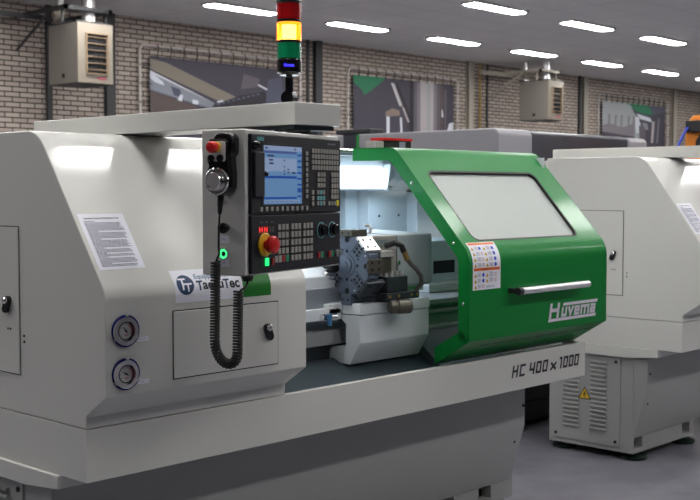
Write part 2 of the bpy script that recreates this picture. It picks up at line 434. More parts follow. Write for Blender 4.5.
ROW = [8.86, 6.40, 4.15, 1.95, -0.31, -3.30]
def light_label(i, j):
    row = ['nearest the brick wall', 'in the second row from the brick wall', 'in the third row from the brick wall']
    return row
def build_ceiling_lights():
    H = 3.9
    L, W = 0.56, 0.105
    proto = thing('ceiling_light', 'x', 'ceiling light', (0, 0, H), 'ceiling lights in rows')
    f = MB()
    f.box((-L - .02, -W - .02, H - .035), (L + .02, -W, H - .001)); f.box((-L - .02, W, H - .035), (L + .02, W + .02, H - .001))
    f.box((-L - .02, -W, H - .035), (-L, W, H - .001)); f.box((L, -W, H - .035), (L + .02, W, H - .001))
    f.v = [v for v in f.v]
    f.build('frame', 'white_metal', proto)
    d = MB()
    prof = []
    # diffuser, its ends rounded to imitate the glow of the lamp
    n = 8; pts = []
    rr = 0.06
    for cx, cy, a0 in ((L - rr, W - rr, 0), (-L + rr, W - rr, 90), (-L + rr, -W + rr, 180), (L - rr, -W + rr, 270)):
        for q in range(n + 1):
            t = R(a0 + 90 * q / n); pts.append((cx + rr * math.cos(t), cy + rr * math.sin(t), H - .042))
    d.slab(pts, (0, 0, 0.03))
    d.build('diffuser', 'ceil_light', proto, smooth=False)
    xs0 = 8.26 - 2.24 * 7
    order = ['first', 'second', 'third', 'fourth', 'fifth', 'sixth', 'seventh', 'eighth']
    used = False
    for j, y in enumerate(ROW):
        for i in range(16):
            x = xs0 + 2.24 * i + (.5 if j > 1 else 0)
            if x > 24 : continue
            if x < (-2.6 if j in (2, 3) else -2) or j > 5: continue
            if j in (2, 3) and 1 < x < 3: continue
            if j == 2 and x > 9: continue
            if j > 2 and (x > 17 ): continue
            o = proto if not used else copy_tree(proto)
            used = True
            o.location = (x, y, H)
            v = i - 7
            if j == 0 and 0 <= v <= 6:
                o['label'] = 'lit ceiling light panel with glow-rounded ends, %s from the left in the row nearest the brick wall' % order[v]
            elif j == 1 and 1 <= v <= 3:
                o['label'] = 'lit ceiling light panel with glow-rounded ends, %s from the left in the upper visible row' % order[v - 1]
            else:
                o['label'] = 'lit ceiling light panel with glow-rounded ends outside the picture, in the rows over the hall'
                o['group'] = 'ceiling lights outside the picture'

def tube_frame(x0, x1, z0, z1, y, label, draw, posterbox):
    t = thing('banner_frame', label, 'banner', ((x0 + x1) / 2, y, z0))
    r = 0.018
    f = MB()
    rr = 0.07
    pts = []
    for cx, cz, a0 in ((x1 - rr, z1 - rr, 0), (x0 + rr, z1 - rr, 90), (x0 + rr, z0 + rr, 180), (x1 - rr, z0 + rr, 270)):
        for q in range(5):
            a = R(a0 + 90 * q / 4); pts.append((cx + rr * math.cos(a), y, cz + rr * math.sin(a)))
    pts.append(pts[0])
    f.tube(pts, r, 10)
    for x in (x0 + .3, x1 - .3):
        for z in (z0 + 0.01, z1 - 0.01): f.cyl((x, y, z), (x, 10.6, z), 0.014, n=8)
    f.build('pipe_frame', 'pipe', t)
    px0, px1, pz0, pz1 = posterbox
    p = MB(); p.box((px0, y - 0.002, pz0), (px1, y + 0.004, pz1), 'p_dark')
    layer = [0]
    def shape(pts, m):
        layer[0] += 1
        yy = y - 0.0025 - 0.0006 * layer[0]
        p.poly([(px0 + (px1 - px0) * a, yy, pz0 + (pz1 - pz0) * (b if b in (0, 1) else .30 + .70 * b)) for a, b in pts], m)
    draw(shape)
    p.build('printed_banner', None, t, smooth=False)
    n = 12
    for i in range(n):
        x = px0 + (px1 - px0) * (i + .5) / n
        MB().tube([(x, y - .03, z1 + .028), (x + .02, y - .03, z1 - .03), (x + .01, y - 0.012, pz1 - 0.02)], 0.008, 6).build('elastic_tie', 'black', t)
    for i in range(5):
        z = pz0 + (pz1 - pz0) * (i + .5) / 5
        for xe, xp in ((x0, px0), (x1, px1)):
            s = 1 if xp > xe else -1
            MB().tube([(xe - s * .03, y - .03, z), (xe + s * .03, y - .03, z - .02), (xp + s * .02, y - .012, z)], 0.007, 6).build('elastic_tie', 'black', t)
    return t

def build_banners():
    y = 10.54
    def d1(s):
        s([(0, 0), (1, 0), (1, 1), (0, 1)], 'p_dark')
        s([(0, .96), (.10, .92), (.62, .42), (.45, .38), (0, .80)], 'p_beige')
        s([(0, .78), (.42, .34), (.40, .30), (0, .70)], 'p_light')
        # serrated blade band
        top = [(0, .74), (.42, .34)]; bot = []
        for i in range(24):
            a = .40 - .40 * i / 23; b = .26 + (.50 - .26) * i / 23
            bot += [(a, b), (a - .004, b - .035)]
        s(top + bot, 'p_steel')
        s([(0, .76), (.08, .62), (.09, .56), (.03, .60), (0, .66)], 'p_light')
        s([(.13, .56), (.19, .52), (.20, .40), (.15, .42)], 'p_blue'); s([(.19, .44), (.21, .43), (.20, .33), (.17, .34)], 'p_light')
        s([(.27, .38), (.31, .36), (.31, .30), (.27, .31)], 'p_light')
        s([(0, .46), (.30, .27), (.30, .1), (0, .1)], 'p_brown')
        s([(.40, .30), (.60, .50), (.78, .60), (.80, .40), (.70, .30)], 'p_darker')
        for i in range(9):
            a = .43 + .035 * i; b = .33 + .026 * i
            s([(a, b), (a + .02, b + .03), (a + .03, b), (a + .01, b - .02)], 'p_blue')
        s([(.43, .37), (.47, .40), (.48, .38), (.44, .35)], 'p_light'); s([(.72, .72), (.80, .64), (.79, .62), (.72, .69)], 'p_light')
        s([(.80, .80), (.90, .86), (.93, .30), (.78, .36)], 'p_blue')
        s([(.62, .86), (.74, .80), (.72, .66), (.60, .60)], 'p_mid')
    tube_frame(7.85, 10.95, 1.95, 3.52, y, 'wall banner in a pipe frame, dark print with pale serrated tool, leftmost', d1, (8.02, 10.80, 2.08, 3.38))
    def d2(s):
        s([(0, 0), (1, 0), (1, 1), (0, 1)], 'p_dark')
        s([(0, .0), (.54, 0), (.54, 1), (0, 1)], 'p_dark')
        s([(0, 1), (.31, 1), (.16, .74), (.10, .66), (.08, .74), (0, .86)], 'p_green')
        s([(.34, .95), (.42, .92), (.60, 0.1), (.56, .1)], 'p_darker')
        s([(.35, .93), (.39, .91), (.47, .52), (.44, .50)], 'p_silver'); s([(.36, .92), (.372, .91), (.45, .53), (.44, .52)], 'p_light')
        s([(.46, .50), (.48, .50), (.54, .22), (.52, .22)], 'p_silver')
        s([(.30, .38), (.37, .46), (.44, .42), (.44, .33), (.30, .30)], 'p_tan')
        s([(.31, .30), (.34, .30), (.34, .0), (.31, 0)], 'p_light'); s([(.44, .30), (.46, .30), (.48, 0), (.46, 0)], 'p_light')
        s([(.54, 1), (.58, 1), (.58, 0), (.54, 0)], 'p_darker')
        cols = ['p_mid', 'p_grey', 'p_silver', 'p_silver', 'p_pale', 'p_silver', 'p_grey', 'p_mid', 'p_brown']
        for i, c in enumerate(cols):
            a = .58 + .034 * i
            s([(a, 1), (a + .035, 1), (a + .035, 0), (a, 0)], c)
        s([(.886, 1), (1, 1), (1, 0), (.886, 0)], 'p_dark'); s([(.90, .9), (.92, .9), (.92, .1), (.90, .1)], 'p_mid')
        s([(.87, .5), (.88, .5), (.89, .36), (.87, .36)], 'p_light'); s([(.95, .24), (1, .28), (1, .1), (.93, .1)], 'p_light')
    tube_frame(12.05, 14.97, 1.95, 3.52, y, 'wall banner in a pipe frame, green corner and silver cylinder print, behind the green door', d2, (12.17, 14.83, 2.08, 3.42))
    def d3(s):
        s([(0, 0), (1, 0), (1, 1), (0, 1)], 'p_pale')
        s([(0, 0), (.5, 0), (.5, .55), (.3, .42), (.12, .5), (0, .45)], 'p_grey')
        for a in (.08, .18, .27, .38, .46): s([(a, .4), (a + .03, .4), (a + .04, .72), (a + .01, .70)], 'p_grey')
        s([(0, .3), (.5, .22), (.5, .1), (0, .1)], 'p_dark')
        s([(.42, 1), (1, 1), (1, .0), (.52, .0), (.6, .55), (.48, .8)], 'p_dark')
        s([(.40, 1), (.72, 1), (.80, .78), (.66, .78), (.5, .84)], 'p_green'); s([(.72, 1), (1, 1), (1, .86), (.80, .80)], 'p_blue')
        s([(.52, .78), (.75, .70), (.78, .60), (.58, .66)], 'p_light'); s([(.5, .7), (.56, .7), (.6, .35), (.52, .3)], 'p_light')
        s([(.62, .58), (.70, .56), (.72, .42), (.64, .40)], 'p_steel'); s([(.56, .5), (.66, .48), (.68, .1), (.58, .1)], 'p_mid')
        s([(.78, .62), (.82, .62), (.80, .1), (.76, .1)], 'p_silver'); s([(.88, .7), (.90, .7), (.88, .1), (.85, .1)], 'p_grey')
    tube_frame(19.86, 22.90, 1.95, 3.56, y, 'wall banner in a pipe frame, pale misty print with green top, rightmost on the wall', d3, (20.0, 22.76, 2.08, 3.43))

def build_heater(x, label):
    y0, y1, z0, z1 = 9.3, 9.93, 2.80, 3.52
    w = 0.50
    t = thing('unit_heater', label, 'heater', (x, y0, z0))
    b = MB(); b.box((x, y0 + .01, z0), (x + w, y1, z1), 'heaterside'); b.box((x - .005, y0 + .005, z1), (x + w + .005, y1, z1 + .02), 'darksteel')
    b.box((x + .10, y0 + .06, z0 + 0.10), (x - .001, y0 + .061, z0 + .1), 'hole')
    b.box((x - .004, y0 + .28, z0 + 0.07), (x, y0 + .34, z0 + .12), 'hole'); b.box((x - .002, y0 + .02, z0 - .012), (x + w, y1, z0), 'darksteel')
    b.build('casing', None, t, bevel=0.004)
    # front plate with opening
    ox0, ox1, oz0, oz1 = x + .12, x + .41, z0 + .12, z1 - .13
    f = MB(); yy0, yy1 = y0 - .01, y0 + .01
    f.box((x, yy0, z0), (ox0, yy1, z1)); f.box((ox1, yy0, z0), (x + w, yy1, z1)); f.box((ox0, yy0, z0), (ox1, yy1, oz0)); f.box((ox0, yy0, oz1), (ox1, yy1, z1))
    f.build('front_plate', 'heater', t)
    g = MB()
    for a, b_, c, d in ((ox0 - .012, oz0 - .012, ox1 + .012, oz0), (ox0 - .012, oz1, ox1 + .012, oz1 + .012), (ox0 - .012, oz0, ox0, oz1), (ox1, oz0, ox1 + .012, oz1)):
        g.box((a, y0 - .035, b_), (c, y0 - .01, d))
    g.build('grille_frame', 'louvre', t)
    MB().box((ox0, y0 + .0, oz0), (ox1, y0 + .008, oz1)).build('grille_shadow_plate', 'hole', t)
    for i in range(6):
        z = oz0 + (oz1 - oz0) * (i + .5) / 6
        MB().obox(((ox0 + ox1) / 2, y0 - .012, z), ((ox1 - ox0) / 2, 0, 0), (0, .010, -.005), (0, .001, .003)).build('louvre', 'louvre', t)
    for xx in (x + .26, x + .34): MB().box((xx - .004, y0 - .004, oz0), (xx + .004, y0, oz1)).build('grille_bar', 'darksteel', t)
    MB().box((x + .27, y0 - .014, z0 + .045), (x + .40, y0 - .0101, z0 + .075)).build('badge', 'redpr', t)
    # flues and brackets
    MB().cyl((x + .36, y0 + .30, z1 + .02), (x + .36, y0 + .30, 3.9), .085).build('flue', 'flue', t)
    MB().cyl((x + .14, y0 + .60, z1 + .02), (x + .14, y0 + .60, 3.9), .055).build('flue', 'flue', t)
    br = MB(); zz = z1 + .16
    br.box((x - .10, y0 + .10, zz), (x - .05, 10.6, zz + .05)); br.box((x + w + .02, y0 + .10, zz), (x + w + .07, 10.6, zz + .05))
    br.box((x - .10, y0 + .10, zz), (x + w + .07, y0 + .15, zz + .05)); br.box((x - .8, 10.2, zz - .04), (x + w, 10.25, zz + .02))
    br.tube([(x - .075, y0 + .2, z1), (x - .075, y0 + .2, zz + .05)], .015, 6); br.tube([(x + w + .045, y0 + .2, z1), (x + w + .045, y0 + .2, zz + .05)], .015, 6)
    br.tube([(x - .075, 10.55, zz - .4), (x - .075, 9.8, zz)], .02, 6)
    br.build('wall_bracket', 'darksteel' if x < 10 else 'cream', t)
    MB().lathe((x + .0, y0 + .55, z1 + .12), (.9, -.3, .25), [(.02, 0), (.075, .02), (.085, .06), (.08, .13), (.05, .16), (.01, .17)]).build('fan_motor', 'heater', t)
    return t

def build_hall_items():
    build_heater(6.04, 'beige box heater with brown louvres hung high on the left of the brick wall')
    build_heater(16.07, 'beige box heater with brown louvres hung high between the second and third wall banners')
    # gas pipe by the second heater
    t = MB(); t.tube([(15.62, 10.52, 3.88), (15.62, 10.52, 2.60), (15.66, 10.52, 2.55), (15.82, 10.52, 2.55)], .022, 8)
    o = t.build('gas_pipe', 'gaspipe'); o['label'] = 'thin ochre gas pipe running down the brick wall to the far heater'; o['category'] = 'pipe'
    t = MB(); t.tube([(15.90, 10.56, 3.88), (15.90, 10.56, 2.9), (15.92, 10.56, 2.5), (15.92, 10.56, FLOOR)], .018, 8)
    o = t.build('electrical_conduit', 'darksteel'); o['label'] = 'thin dark conduit running down the wall left of the far heater'; o['category'] = 'conduit'

    # long machine in the row behind
    X, Y = 5.39, 2.6
    t = thing('machining_centre', 'long machine behind the green door, lilac-grey end and blue-black covers', 'machine', (X, Y, FLOOR))
    b = MB(); b.prism(fillet([(5.6, FLOOR + .06), (5.6, 1.97), (Y, 1.975), (Y, FLOOR + .06)], [0, .05, .06, 0]), X, X + .46)
    b.build('end_cover', 'bgrey', t, bevel=0.015, seg=3)
    b = MB(); b.prism(fillet([(5.4, FLOOR + .05), (5.4, 1.96), (2.70, 1.974), (2.61, 1.955), (2.61, FLOOR + .05)], [0, .05, .05, .02, 0]), X + .462, X + 1.95)
    b.build('front_cover', 'bblack', t, bevel=0.015)
    MB().box((X + .50, 2.60, .95), (X + 1.9, 2.618, .97)).build('trim_line', 'bgreen', t)
    MB().box((X + 1.1, 2.585, 1.25), (X + 1.13, 2.619, 1.60)).build('handle', 'alu', t, bevel=.004)
    b = MB(); b.prism(fillet([(5.4, FLOOR + .05), (5.4, 1.95), (Y, 1.965), (Y, FLOOR + .05)], [0, .04, .05, 0]), X + 1.952, X + 2.27)
    b.build('side_column', 'bgrey', t, bevel=0.02)
    MB().box((X - .006, 4.075, 1.1), (X - .0005, 4.23, 1.972)).build('dark_panel', 'bblack', t)
    MB().box((X - .008, 4.05, 1.1), (X - .0005, 4.074, 1.972)).build('green_stripe', 'bgreen', t)
    MB().box((X + .02, 3.95, 1.978), (X + .2, 4.35, 2.02)).build('cable_duct', 'black', t, bevel=.008)
    for yy in (2.8, 5.3): MB().box((X + .05, yy, FLOOR), (X + 2.2, yy + .15, FLOOR + .06)).build('plinth', 'black', t)

    # black swarf bin behind the right lathe
    t = thing('swarf_bin', 'black steel bin on the floor in the gap between the two lathes', 'bin', (3.9, 1.35, FLOOR))
    b = MB(); x0, x1, y0, y1 = 3.35, 4.25, 1.19, 1.75; z0, z1 = FLOOR + .012, .72
    b.box((x0, y0, z0), (x1, y0 + .02, z1)); b.box((x0, y1 - .02, z0), (x1, y1, z1)); b.box((x0, y0, z0), (x0 + .02, y1, z1)); b.box((x1 - .02, y0, z0), (x1, y1, z1)); b.box((x0, y0, z0), (x1, y1, z0 + .02))
    b.build('body', 'black', t, bevel=.004)
    r = MB()
    for z in (.25, .40, .55): r.box((x0, y0 - .012, z), (x1, y0 - .0005, z + .02))
    r.build('stiffening_rib', 'black', t)
    r = MB(); r.box((x0 - .01, y0 - .015, z1), (x1 + .01, y0 + .03, z1 + .02)); r.box((x0 - .01, y1 - .03, z1), (x1 + .01, y1 + .015, z1 + .02)); r.build('rim', 'darksteel', t)

    # robot at the right edge
    rx, ry = 7.66, 1.90
    t = thing('robot_arm', 'orange industrial robot arm with black bracket at the right edge', 'robot', (rx, ry, FLOOR))
    MB().lathe((rx, ry, FLOOR), (0, 0, 1), [(.30, 0), (.30, .04), (.22, .06), (.19, .12), (.19, .9), (.22, .95), (.22, 1.0)]).build('pedestal', 'darksteel', t)
    MB().lathe((rx, ry, FLOOR + 1.0), (0, 0, 1), [(.20, 0), (.23, .03), (.23, .16), (.19, .24), (.17, .40)]).build('rotating_base', 'orange', t)
    b = MB()
    prof = fillet([(-.14, 1.66), (-.20, 1.72), (-.21, 2.02), (-.12, 2.13), (.14, 2.14), (.20, 2.05), (.20, 1.72), (.12, 1.64), (-.14, 1.66)], [0, .05, .08, .06, .06, .06, .05, .03, 0])[:-1]
    vs = [(rx - .17 + y * 0 - 0.10, ry + y, z) for y, z in prof]
    b.slab(vs, (.34, 0, 0)); b.build('shoulder', 'orange', t, bevel=.03, seg=3)
    b = MB(); b.lathe((rx - .29, ry - .02, 1.88), (1, 0, 0), [(.10, 0), (.12, .02), (.12, .05), (.13, .06)]); b.build('motor_cover', 'black', t)
    MB().box((rx - .32, ry - .04, 1.99), (rx - .272, ry + .17, 2.09)).build('connector_bracket', 'black', t, bevel=.01)
    MB().box((rx - .28, ry - .205, 1.70), (rx - .20, ry - .19, 1.84)).build('connector_plate', 'black', t, bevel=.004)
    b = MB(); b.tube([(rx, ry, 1.98), (rx + .30, ry - .20, 2.05), (rx + .65, ry - .35, 2.08), (rx + .95, ry - .45, 1.95)], [.13, .11, .10, .07], 20); b.build('upper_arm', 'orange', t)
    MB().tube([(rx - .33, ry + .14, 2.03), (rx - .36, ry + .16, 1.98), (rx - .39, ry + .20, 1.86), (rx - .42, ry + .22, 1.72), (rx - .45, ry + .2, 1.4), (rx - .2, ry + .05, 1.1)], .011, 8).build('cable', 'bluecable', t)

# ------------------------------------------------------------------ the lathe
HP = fillet([(0, .8598), (0, .893), (-.095, .957), (-.095, 1.232), (.222, 1.666), (.785, 1.666)], [0, 0, 0, .07, .11, 0], 8)
DP = fillet([(.06, .858), (-.10, .955), (-.10, 1.271), (.258, 1.661), (.475, 1.663)], [0, .004, .11, .075, 0], 8)
HPATH = Path(HP); DPATH = Path(DP)
def on_h(off):
    f = lambda x, t: (x, *HPATH.at(t, off)); f.cuts = HPATH.L; return f
def on_d(off):
    f = lambda x, t: (x, *DPATH.at(t, off)); f.cuts = DPATH.L; return f

def knob_latch(p, d, down, parent, name='latch'):
    """swing-handle latch: chrome barrel on a drop-shaped black grip"""
    p, d, down = Vector(p), Vector(d).normalized(), Vector(down).normalized()
    side = d.cross(down)
    b = MB(); pts = []
    for i in range(16):
        t = 2 * math.pi * i / 16
        rr = 0.0125
        c = math.cos(t); s_ = math.sin(t)
        pts.append(p + down * (c * rr + (0.022 if c > 0 else -0.006)) + side * s_ * rr)
    b.slab(pts, d * 0.014); o = b.build(name, 'gloss_black', parent, bevel=.003)
    b = MB(); b.lathe(p + d * .014 - down * .006, d, [(.0095, 0), (.0095, .004), (.006, .007), (.002, .0072)], 20); b.build('lock_barrel', 'chrome', o)
    return o

def make_lathe():
    T = thing('cnc_lathe', 'nearest grey machine tool with a green sliding door and control panel', 'machine', (1.2, .4, FLOOR))
    # ---------------- chip pan
    b = MB()
    x0, x1, y1, zt, zb = 0.0, 2.472, 1.15, .858, .713
    def rect(o, z): return [(x0 + o, o, z), (x1 - o, o, z), (x1 - o, y1 - o, z), (x0 + o, y1 - o, z)]
    rings = [rect(0, zb), rect(0, zt), rect(.024, zt), rect(.024, zt - .004), rect(.010, zt - .004), rect(.010, zb + .01)]
    vs = [p for r_ in rings for p in r_]; fs = [(3, 2, 1, 0), (20, 21, 22, 23)]
    for k in range(5):
        for i in range(4): fs.append((4 * k + i, 4 * k + (i + 1) % 4, 4 * k + 4 + (i + 1) % 4, 4 * k + 4 + i))
    b.add(vs, fs)
    pan = b.build('chip_pan', 'paint', T, bevel=.0022)
    for wd, x0_, w_ in (('HC', 1.945, .078), ('400', 2.062, .118), ('x', 2.212, .032), ('1000', 2.272, .140)):
        f = MB(); block_text(f, wd, lambda x, z: (x, -.0008, z), x0_, .769, w_, .039 if wd != 'x' else .044, 'ink', sw=.40, slant=.22, gap=.95); f.build('lettering', None, pan, smooth=False)
    b = MB(); b.prism([(.028, .75), (.028, .80), (.20, .845), (.30, .87), (.30, .75)], .02, x1 - .03)
    b.build('pan_liner', 'inner_dark', pan)
    b = MB(); b.prism([(.126, zb), (.126, .676), (.30, .66), (1.05, .66), (1.05, zb)], -.012, x1 - .02)
    b.build('pan_underframe', 'paint', T, bevel=.002)

    # ---------------- base
    b = MB(); xl = .013
    b.prism([(.19, .50), (.262, .255), (.2665, .255), (.2665, .66), (.19, .66)], xl - .0015, 2.305)
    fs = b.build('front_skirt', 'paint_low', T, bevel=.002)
    for (x, y, z) in ((xl + .02, .188, .585), (2.29, .188, .585), (xl + .04, .212, .43), (2.26, .212, .43)):
        MB().cyl((x, y + .004, z), (x, y - .003, z), .006, n=12).build('screw', 'hole', fs)
    def pedestal(xa, xb, hol):
        q = MB(); ya, yb, za, zb2 = .268, .765, .172, .659
        q.box((xa, ya, .25), (xb, yb, zb2))
        # bottom rail with lifting holes
        xs = [xa]
        for h in hol: xs += [h, h + .085]
        xs.append(xb)
        for i in range(0, len(xs), 2): q.box((xs[i], ya, za), (xs[i + 1], yb, .25))
        for h in hol: q.box((h, ya, za), (h + .085, yb, .195)); q.box((h, ya + .05, .195), (h + .085, yb, .25), 'hole')  # hole backs painted dark to stand in for the shade inside
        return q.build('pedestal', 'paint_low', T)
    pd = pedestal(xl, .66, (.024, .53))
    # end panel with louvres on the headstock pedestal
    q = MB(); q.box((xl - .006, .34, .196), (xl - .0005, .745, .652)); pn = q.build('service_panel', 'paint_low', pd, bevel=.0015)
    for i in range(16):
        z = .615 - .0232 * i
        if z < .26: break
        for ya, yb in ((.415, .51), (.58, .675)):
            MB().prism([(ya, z), (yb, z), (yb, z + .012), (ya, z + .012)], xl - .0165, xl - .0062).build('vent_slat', 'paint_low', pn, bevel=.004)
    for ya, za in ((.365, .63), (.72, .63), (.365, .22), (.72, .22)): MB().cyl((xl - .005, ya, za), (xl - .0095, ya, za), .008, n=12).build('screw', 'hole', pn)
    tri = [(xl - .0068, .546 + .045 * math.cos(R(a)), .44 + .045 * math.sin(R(a))) for a in (90, 210, 330)]
    w = MB(); w.poly(tri, 'ink'); w.poly([(xl - .0076, .546 + (p[1] - .546) * .8, .44 + (p[2] - .44) * .8) for p in tri], 'yellowpr')
    w.poly([(xl - .0084, .546 + a, .44 + c) for a, c in ((.004, .028), (-.010, .002), (.000, .002), (-.004, -.02), (.010, .008), (.001, .008))], 'ink')
    w.build('warning_triangle', None, pn, smooth=False)
    q = MB(); q.box((xl + .001, .335 - .004, .18), (xl + .0012, .336, .25)); 
    pedestal(1.70, 2.327, (1.835, 2.087))
    for x in (.10, .615, 1.76, 2.26):
        for y in (.31, .72):
            MB().lathe((x, y, FLOOR), (0, 0, 1), [(.060, 0), (.066, .004), (.066, .016), (.05, .024), (.02, .028), (.02, .042)], 28).build('levelling_foot', 'dgreen', T)

    # ---------------- headstock cover
    b = MB(); b.prism(HP + [(.785, .8598)], 0, .73)
    hc = b.build('headstock_cover', 'paint', T, bevel=.0035, seg=3)
    b = MB(); b.prism([(.787, .8598), (.787, 1.655), (1.05, 1.62), (1.12, 1.50), (1.12, .8598)], 0, .73); b.build('rear_cover', 'paint', T, bevel=.003)
    # electrical door on the end
    def seam_rect(mb, pts, w=.0022):
        for i in range(len(pts)):
            a, c = Vector(pts[i]), Vector(pts[(i + 1) % len(pts)])
            d = (c - a).normalized() * w
            yield a - d, c + d
    q = MB(); q.box((-.0045, .329, .972), (-.0004, .745, 1.394)); ed = q.build('end_door', 'paint', hc, bevel=.001)
    g = MB()
    for a, c in (((-.0012, .3262, .969), (-.0003, .3288, 1.397)), ((-.0012, .3262, 1.3942), (-.0003, .748, 1.397)), ((-.0012, .3262, .969), (-.0003, .748, .9718))): g.box(a, c)
    g.build('door_seam', 'gap', hc)
    knob_latch((-.0045, .378, 1.178), (-1, 0, 0), (0, .45, -1), ed)
    for y, z in ((.372, 1.100), (.386, 1.100)): MB().cyl((-.004, y, z), (-.0065, y, z), .0032, n=10).build('screw', 'hole', ed)
    for y, z in ((.305, 1.085), (.305, 1.068)): MB().cyl((0, y, z), (-.003, y, z), .0032, n=10).build('screw', 'hole', hc)
    # front service door
    q = MB(); q.box((.2205, -.0985, .982), (.608, -.0952, 1.1665)); fd = q.build('front_door', 'paint', hc, bevel=.001)
    g = MB(); yy0, yy1 = -.0962, -.0951
    for a, c in (((.2175, .979), (.611, .982)), ((.2175, 1.1665), (.611, 1.170)), ((.2175, .979), (.2205, 1.17)), ((.608, .979), (.611, 1.17))): g.box((a[0], yy0, a[1]), (c[0], yy1, c[1]))
    g.build('door_seam', 'gap', hc)
    knob_latch((.562, -.0985, 1.088), (0, -1, 0), (.35, 0, -1), fd)
    # pressure gauges
    for z in (1.128, 1.0135):
        x = .061; rot = .9 if z > 1.1 else 1.2
        g = MB(); g.ring((x, -.095, z), (0, -1, 0), .0385, .0430, .006, 36, 'gaugeblue'); g.ring((x - .004, -.100, z), (0, -1, 0), .0270, .0380, .009, 36, 'chrome')
        gg = g.build('pressure_gauge', None, hc)
        MB().cyl((x, -.0955, z), (x, -.0995, z), .029, n=36, m='gaugeface').build('dial', 'gaugeface', gg)
        k = MB(); k.ring((x, -.0997, z), (0, -1, 0), .0215, .0245, .001, 36, 'ink')
        for i in range(-4, 5):
            a = R(90 + i * 30); k.poly([(x + r * math.cos(a + d), -.1009, z + r * math.sin(a + d)) for r, d in ((.0160, -.04), (.0210, -.04), (.0210, .04), (.0160, .04))], 'redpr' if i < 0 else ('stgreen' if i > 2 else 'ink'))
        for i in range(10):
            a0, a1 = R(-30 + i * 9), R(-30 + i * 9 + 9)
            k.poly([(x + .0205 * math.cos(a0), -.1006, z + .0205 * math.sin(a0)), (x + .0205 * math.cos(a1), -.1006, z + .0205 * math.sin(a1)), (x + .0165 * math.cos(a1), -.1006, z + .0165 * math.sin(a1)), (x + .0165 * math.cos(a0), -.1006, z + .0165 * math.sin(a0))], 'redpr')
        a = R(130 if z > 1.1 else 150)
        k.poly([(x + .017 * math.cos(a), -.1012, z + .017 * math.sin(a)), (x + .003 * math.cos(a + 1.57), -.1012, z + .003 * math.sin(a + 1.57)), (x - .009 * math.cos(a), -.1012, z - .009 * math.sin(a)), (x + .003 * math.cos(a - 1.57), -.1012, z + .003 * math.sin(a - 1.57))], 'ink')
        k.poly([(x - .006, -.101, z - .012), (x + .006, -.101, z - .012), (x + .006, -.101, z - .0095), (x - .006, -.101, z - .0095)], 'redpr')
        k.build('scale', None, gg, smooth=False)
        for i in range(3):
            a = R(90 + i * 120)
            MB().obox((x + .039 * math.cos(a), -.104, z + .039 * math.sin(a)), (.004 * math.cos(a), 0, .004 * math.sin(a)), (-.005 * math.sin(a), 0, .005 * math.cos(a)), (0, .003, 0)).build('clamp_lug', 'chrome', gg, bevel=.001)
        lb = MB(); zz = z - .027; fn = lambda u, v: (u, -.0956, v)
        lb.box((x + .040, -.0956, zz - .006), (x + .076, -.0951, zz + .006), 'white'); put_text(lb, 'Hydraulic' if z > 1.1 else 'Chuck', lambda u, v: (u, -.0960, v), x + .046, zz - .0022, .022 if z > 1.1 else .014, .005, 'greyink')
        lb.build('gauge_label', None, hc, smooth=False)
    # notice taped on the slope
    tz = HPATH.t_at_z(1.289); pl = .180
    n = MB(); quad(n, on_h(.0008), .013, tz, .160, tz + pl, 'white', 1, 10)
    put_text(n, 'Operation Notes of CNC Machine Tool', on_h(.0013), .028, tz + pl - .0185, .112, .0065, 'ink', bold=.04)
    random.seed(11)
    y = tz + pl - .026; row = 0
    while y > tz + .008:
        x = .025; short = row in (0, 8, 14, 21, 25, 28, 33)
        end = .059 if short else .146 - random.random() * .012
        while x < end:
            wd = .004 + random.random() * .008
            quad(n, on_h(.0013), x, y, min(x + wd, end), y + .0024, 'greyink'); x += wd + .0016
        y -= .0040 if row % 7 else .0050
        row += 1
    n.build('notice_sheet', None, hc, smooth=False)
    # supplier stickers
    t0 = HPATH.t_at_z(1.189); t1 = t0 + .096
    n = MB(); quad(n, on_h(.0007), .229, t0, .474, t1, 'white', 1, 10)
    fn = on_h(.0012); cx, ct, cr = .268, t0 + .050, .0295
    add2d(n, [(cx + cr * math.cos(2 * math.pi * i / 32), ct + cr * math.sin(2 * math.pi * i / 32)) for i in range(32)], [list(range(32))], fn, 'navy')
    fn2 = on_h(.0016)
    for a, c_, d, e in ((-.022, .0135, .003, .0185), (-.0125, -.016, -.0065, .0135), (-.0065, -.002, .022, .003), (.005, -.021, .0105, .003)):
        quad(n, fn2, cx + a, ct + c_, cx + d, ct + e, 'white')
    put_text(n, 'Equipped with', on_h(.0013), .306, t0 + .060, .122, .0195, 'midblue', bold=.012)
    for tx, xa, wd, mm, hh, yo in (('T', .300, .023, 'navy', .027, .0), ('aegu', .322, .076, 'ink', .027, -.0065), ('T', .397, .023, 'navy', .027, .0), ('ec', .419, .038, 'ink', .0205, .0)):
        put_text(n, tx, on_h(.0013), xa + .006, t0 + .030 + yo, wd * .98, hh * 1.05, mm, bold=.03)
    n.build('supplier_sticker', None, hc, smooth=False)
    n = MB(); quad(n, on_h(.0009), .474, t0, .583, t1, 'stgreen', 1, 10)
    quad(n, on_h(.0014), .488, t0 + .070, .566, t0 + .088, 'palegreen', 1, 2); put_text(n, 'Accurate', on_h(.0018), .491, t0 + .074, .071, .010, 'stgreen', bold=.01)
    quad(n, on_h(.0014), .528, t0 + .066, .560, t0 + .0675, 'palegreen')
    n.build('green_sticker', None, hc, smooth=False)
    return T, hc

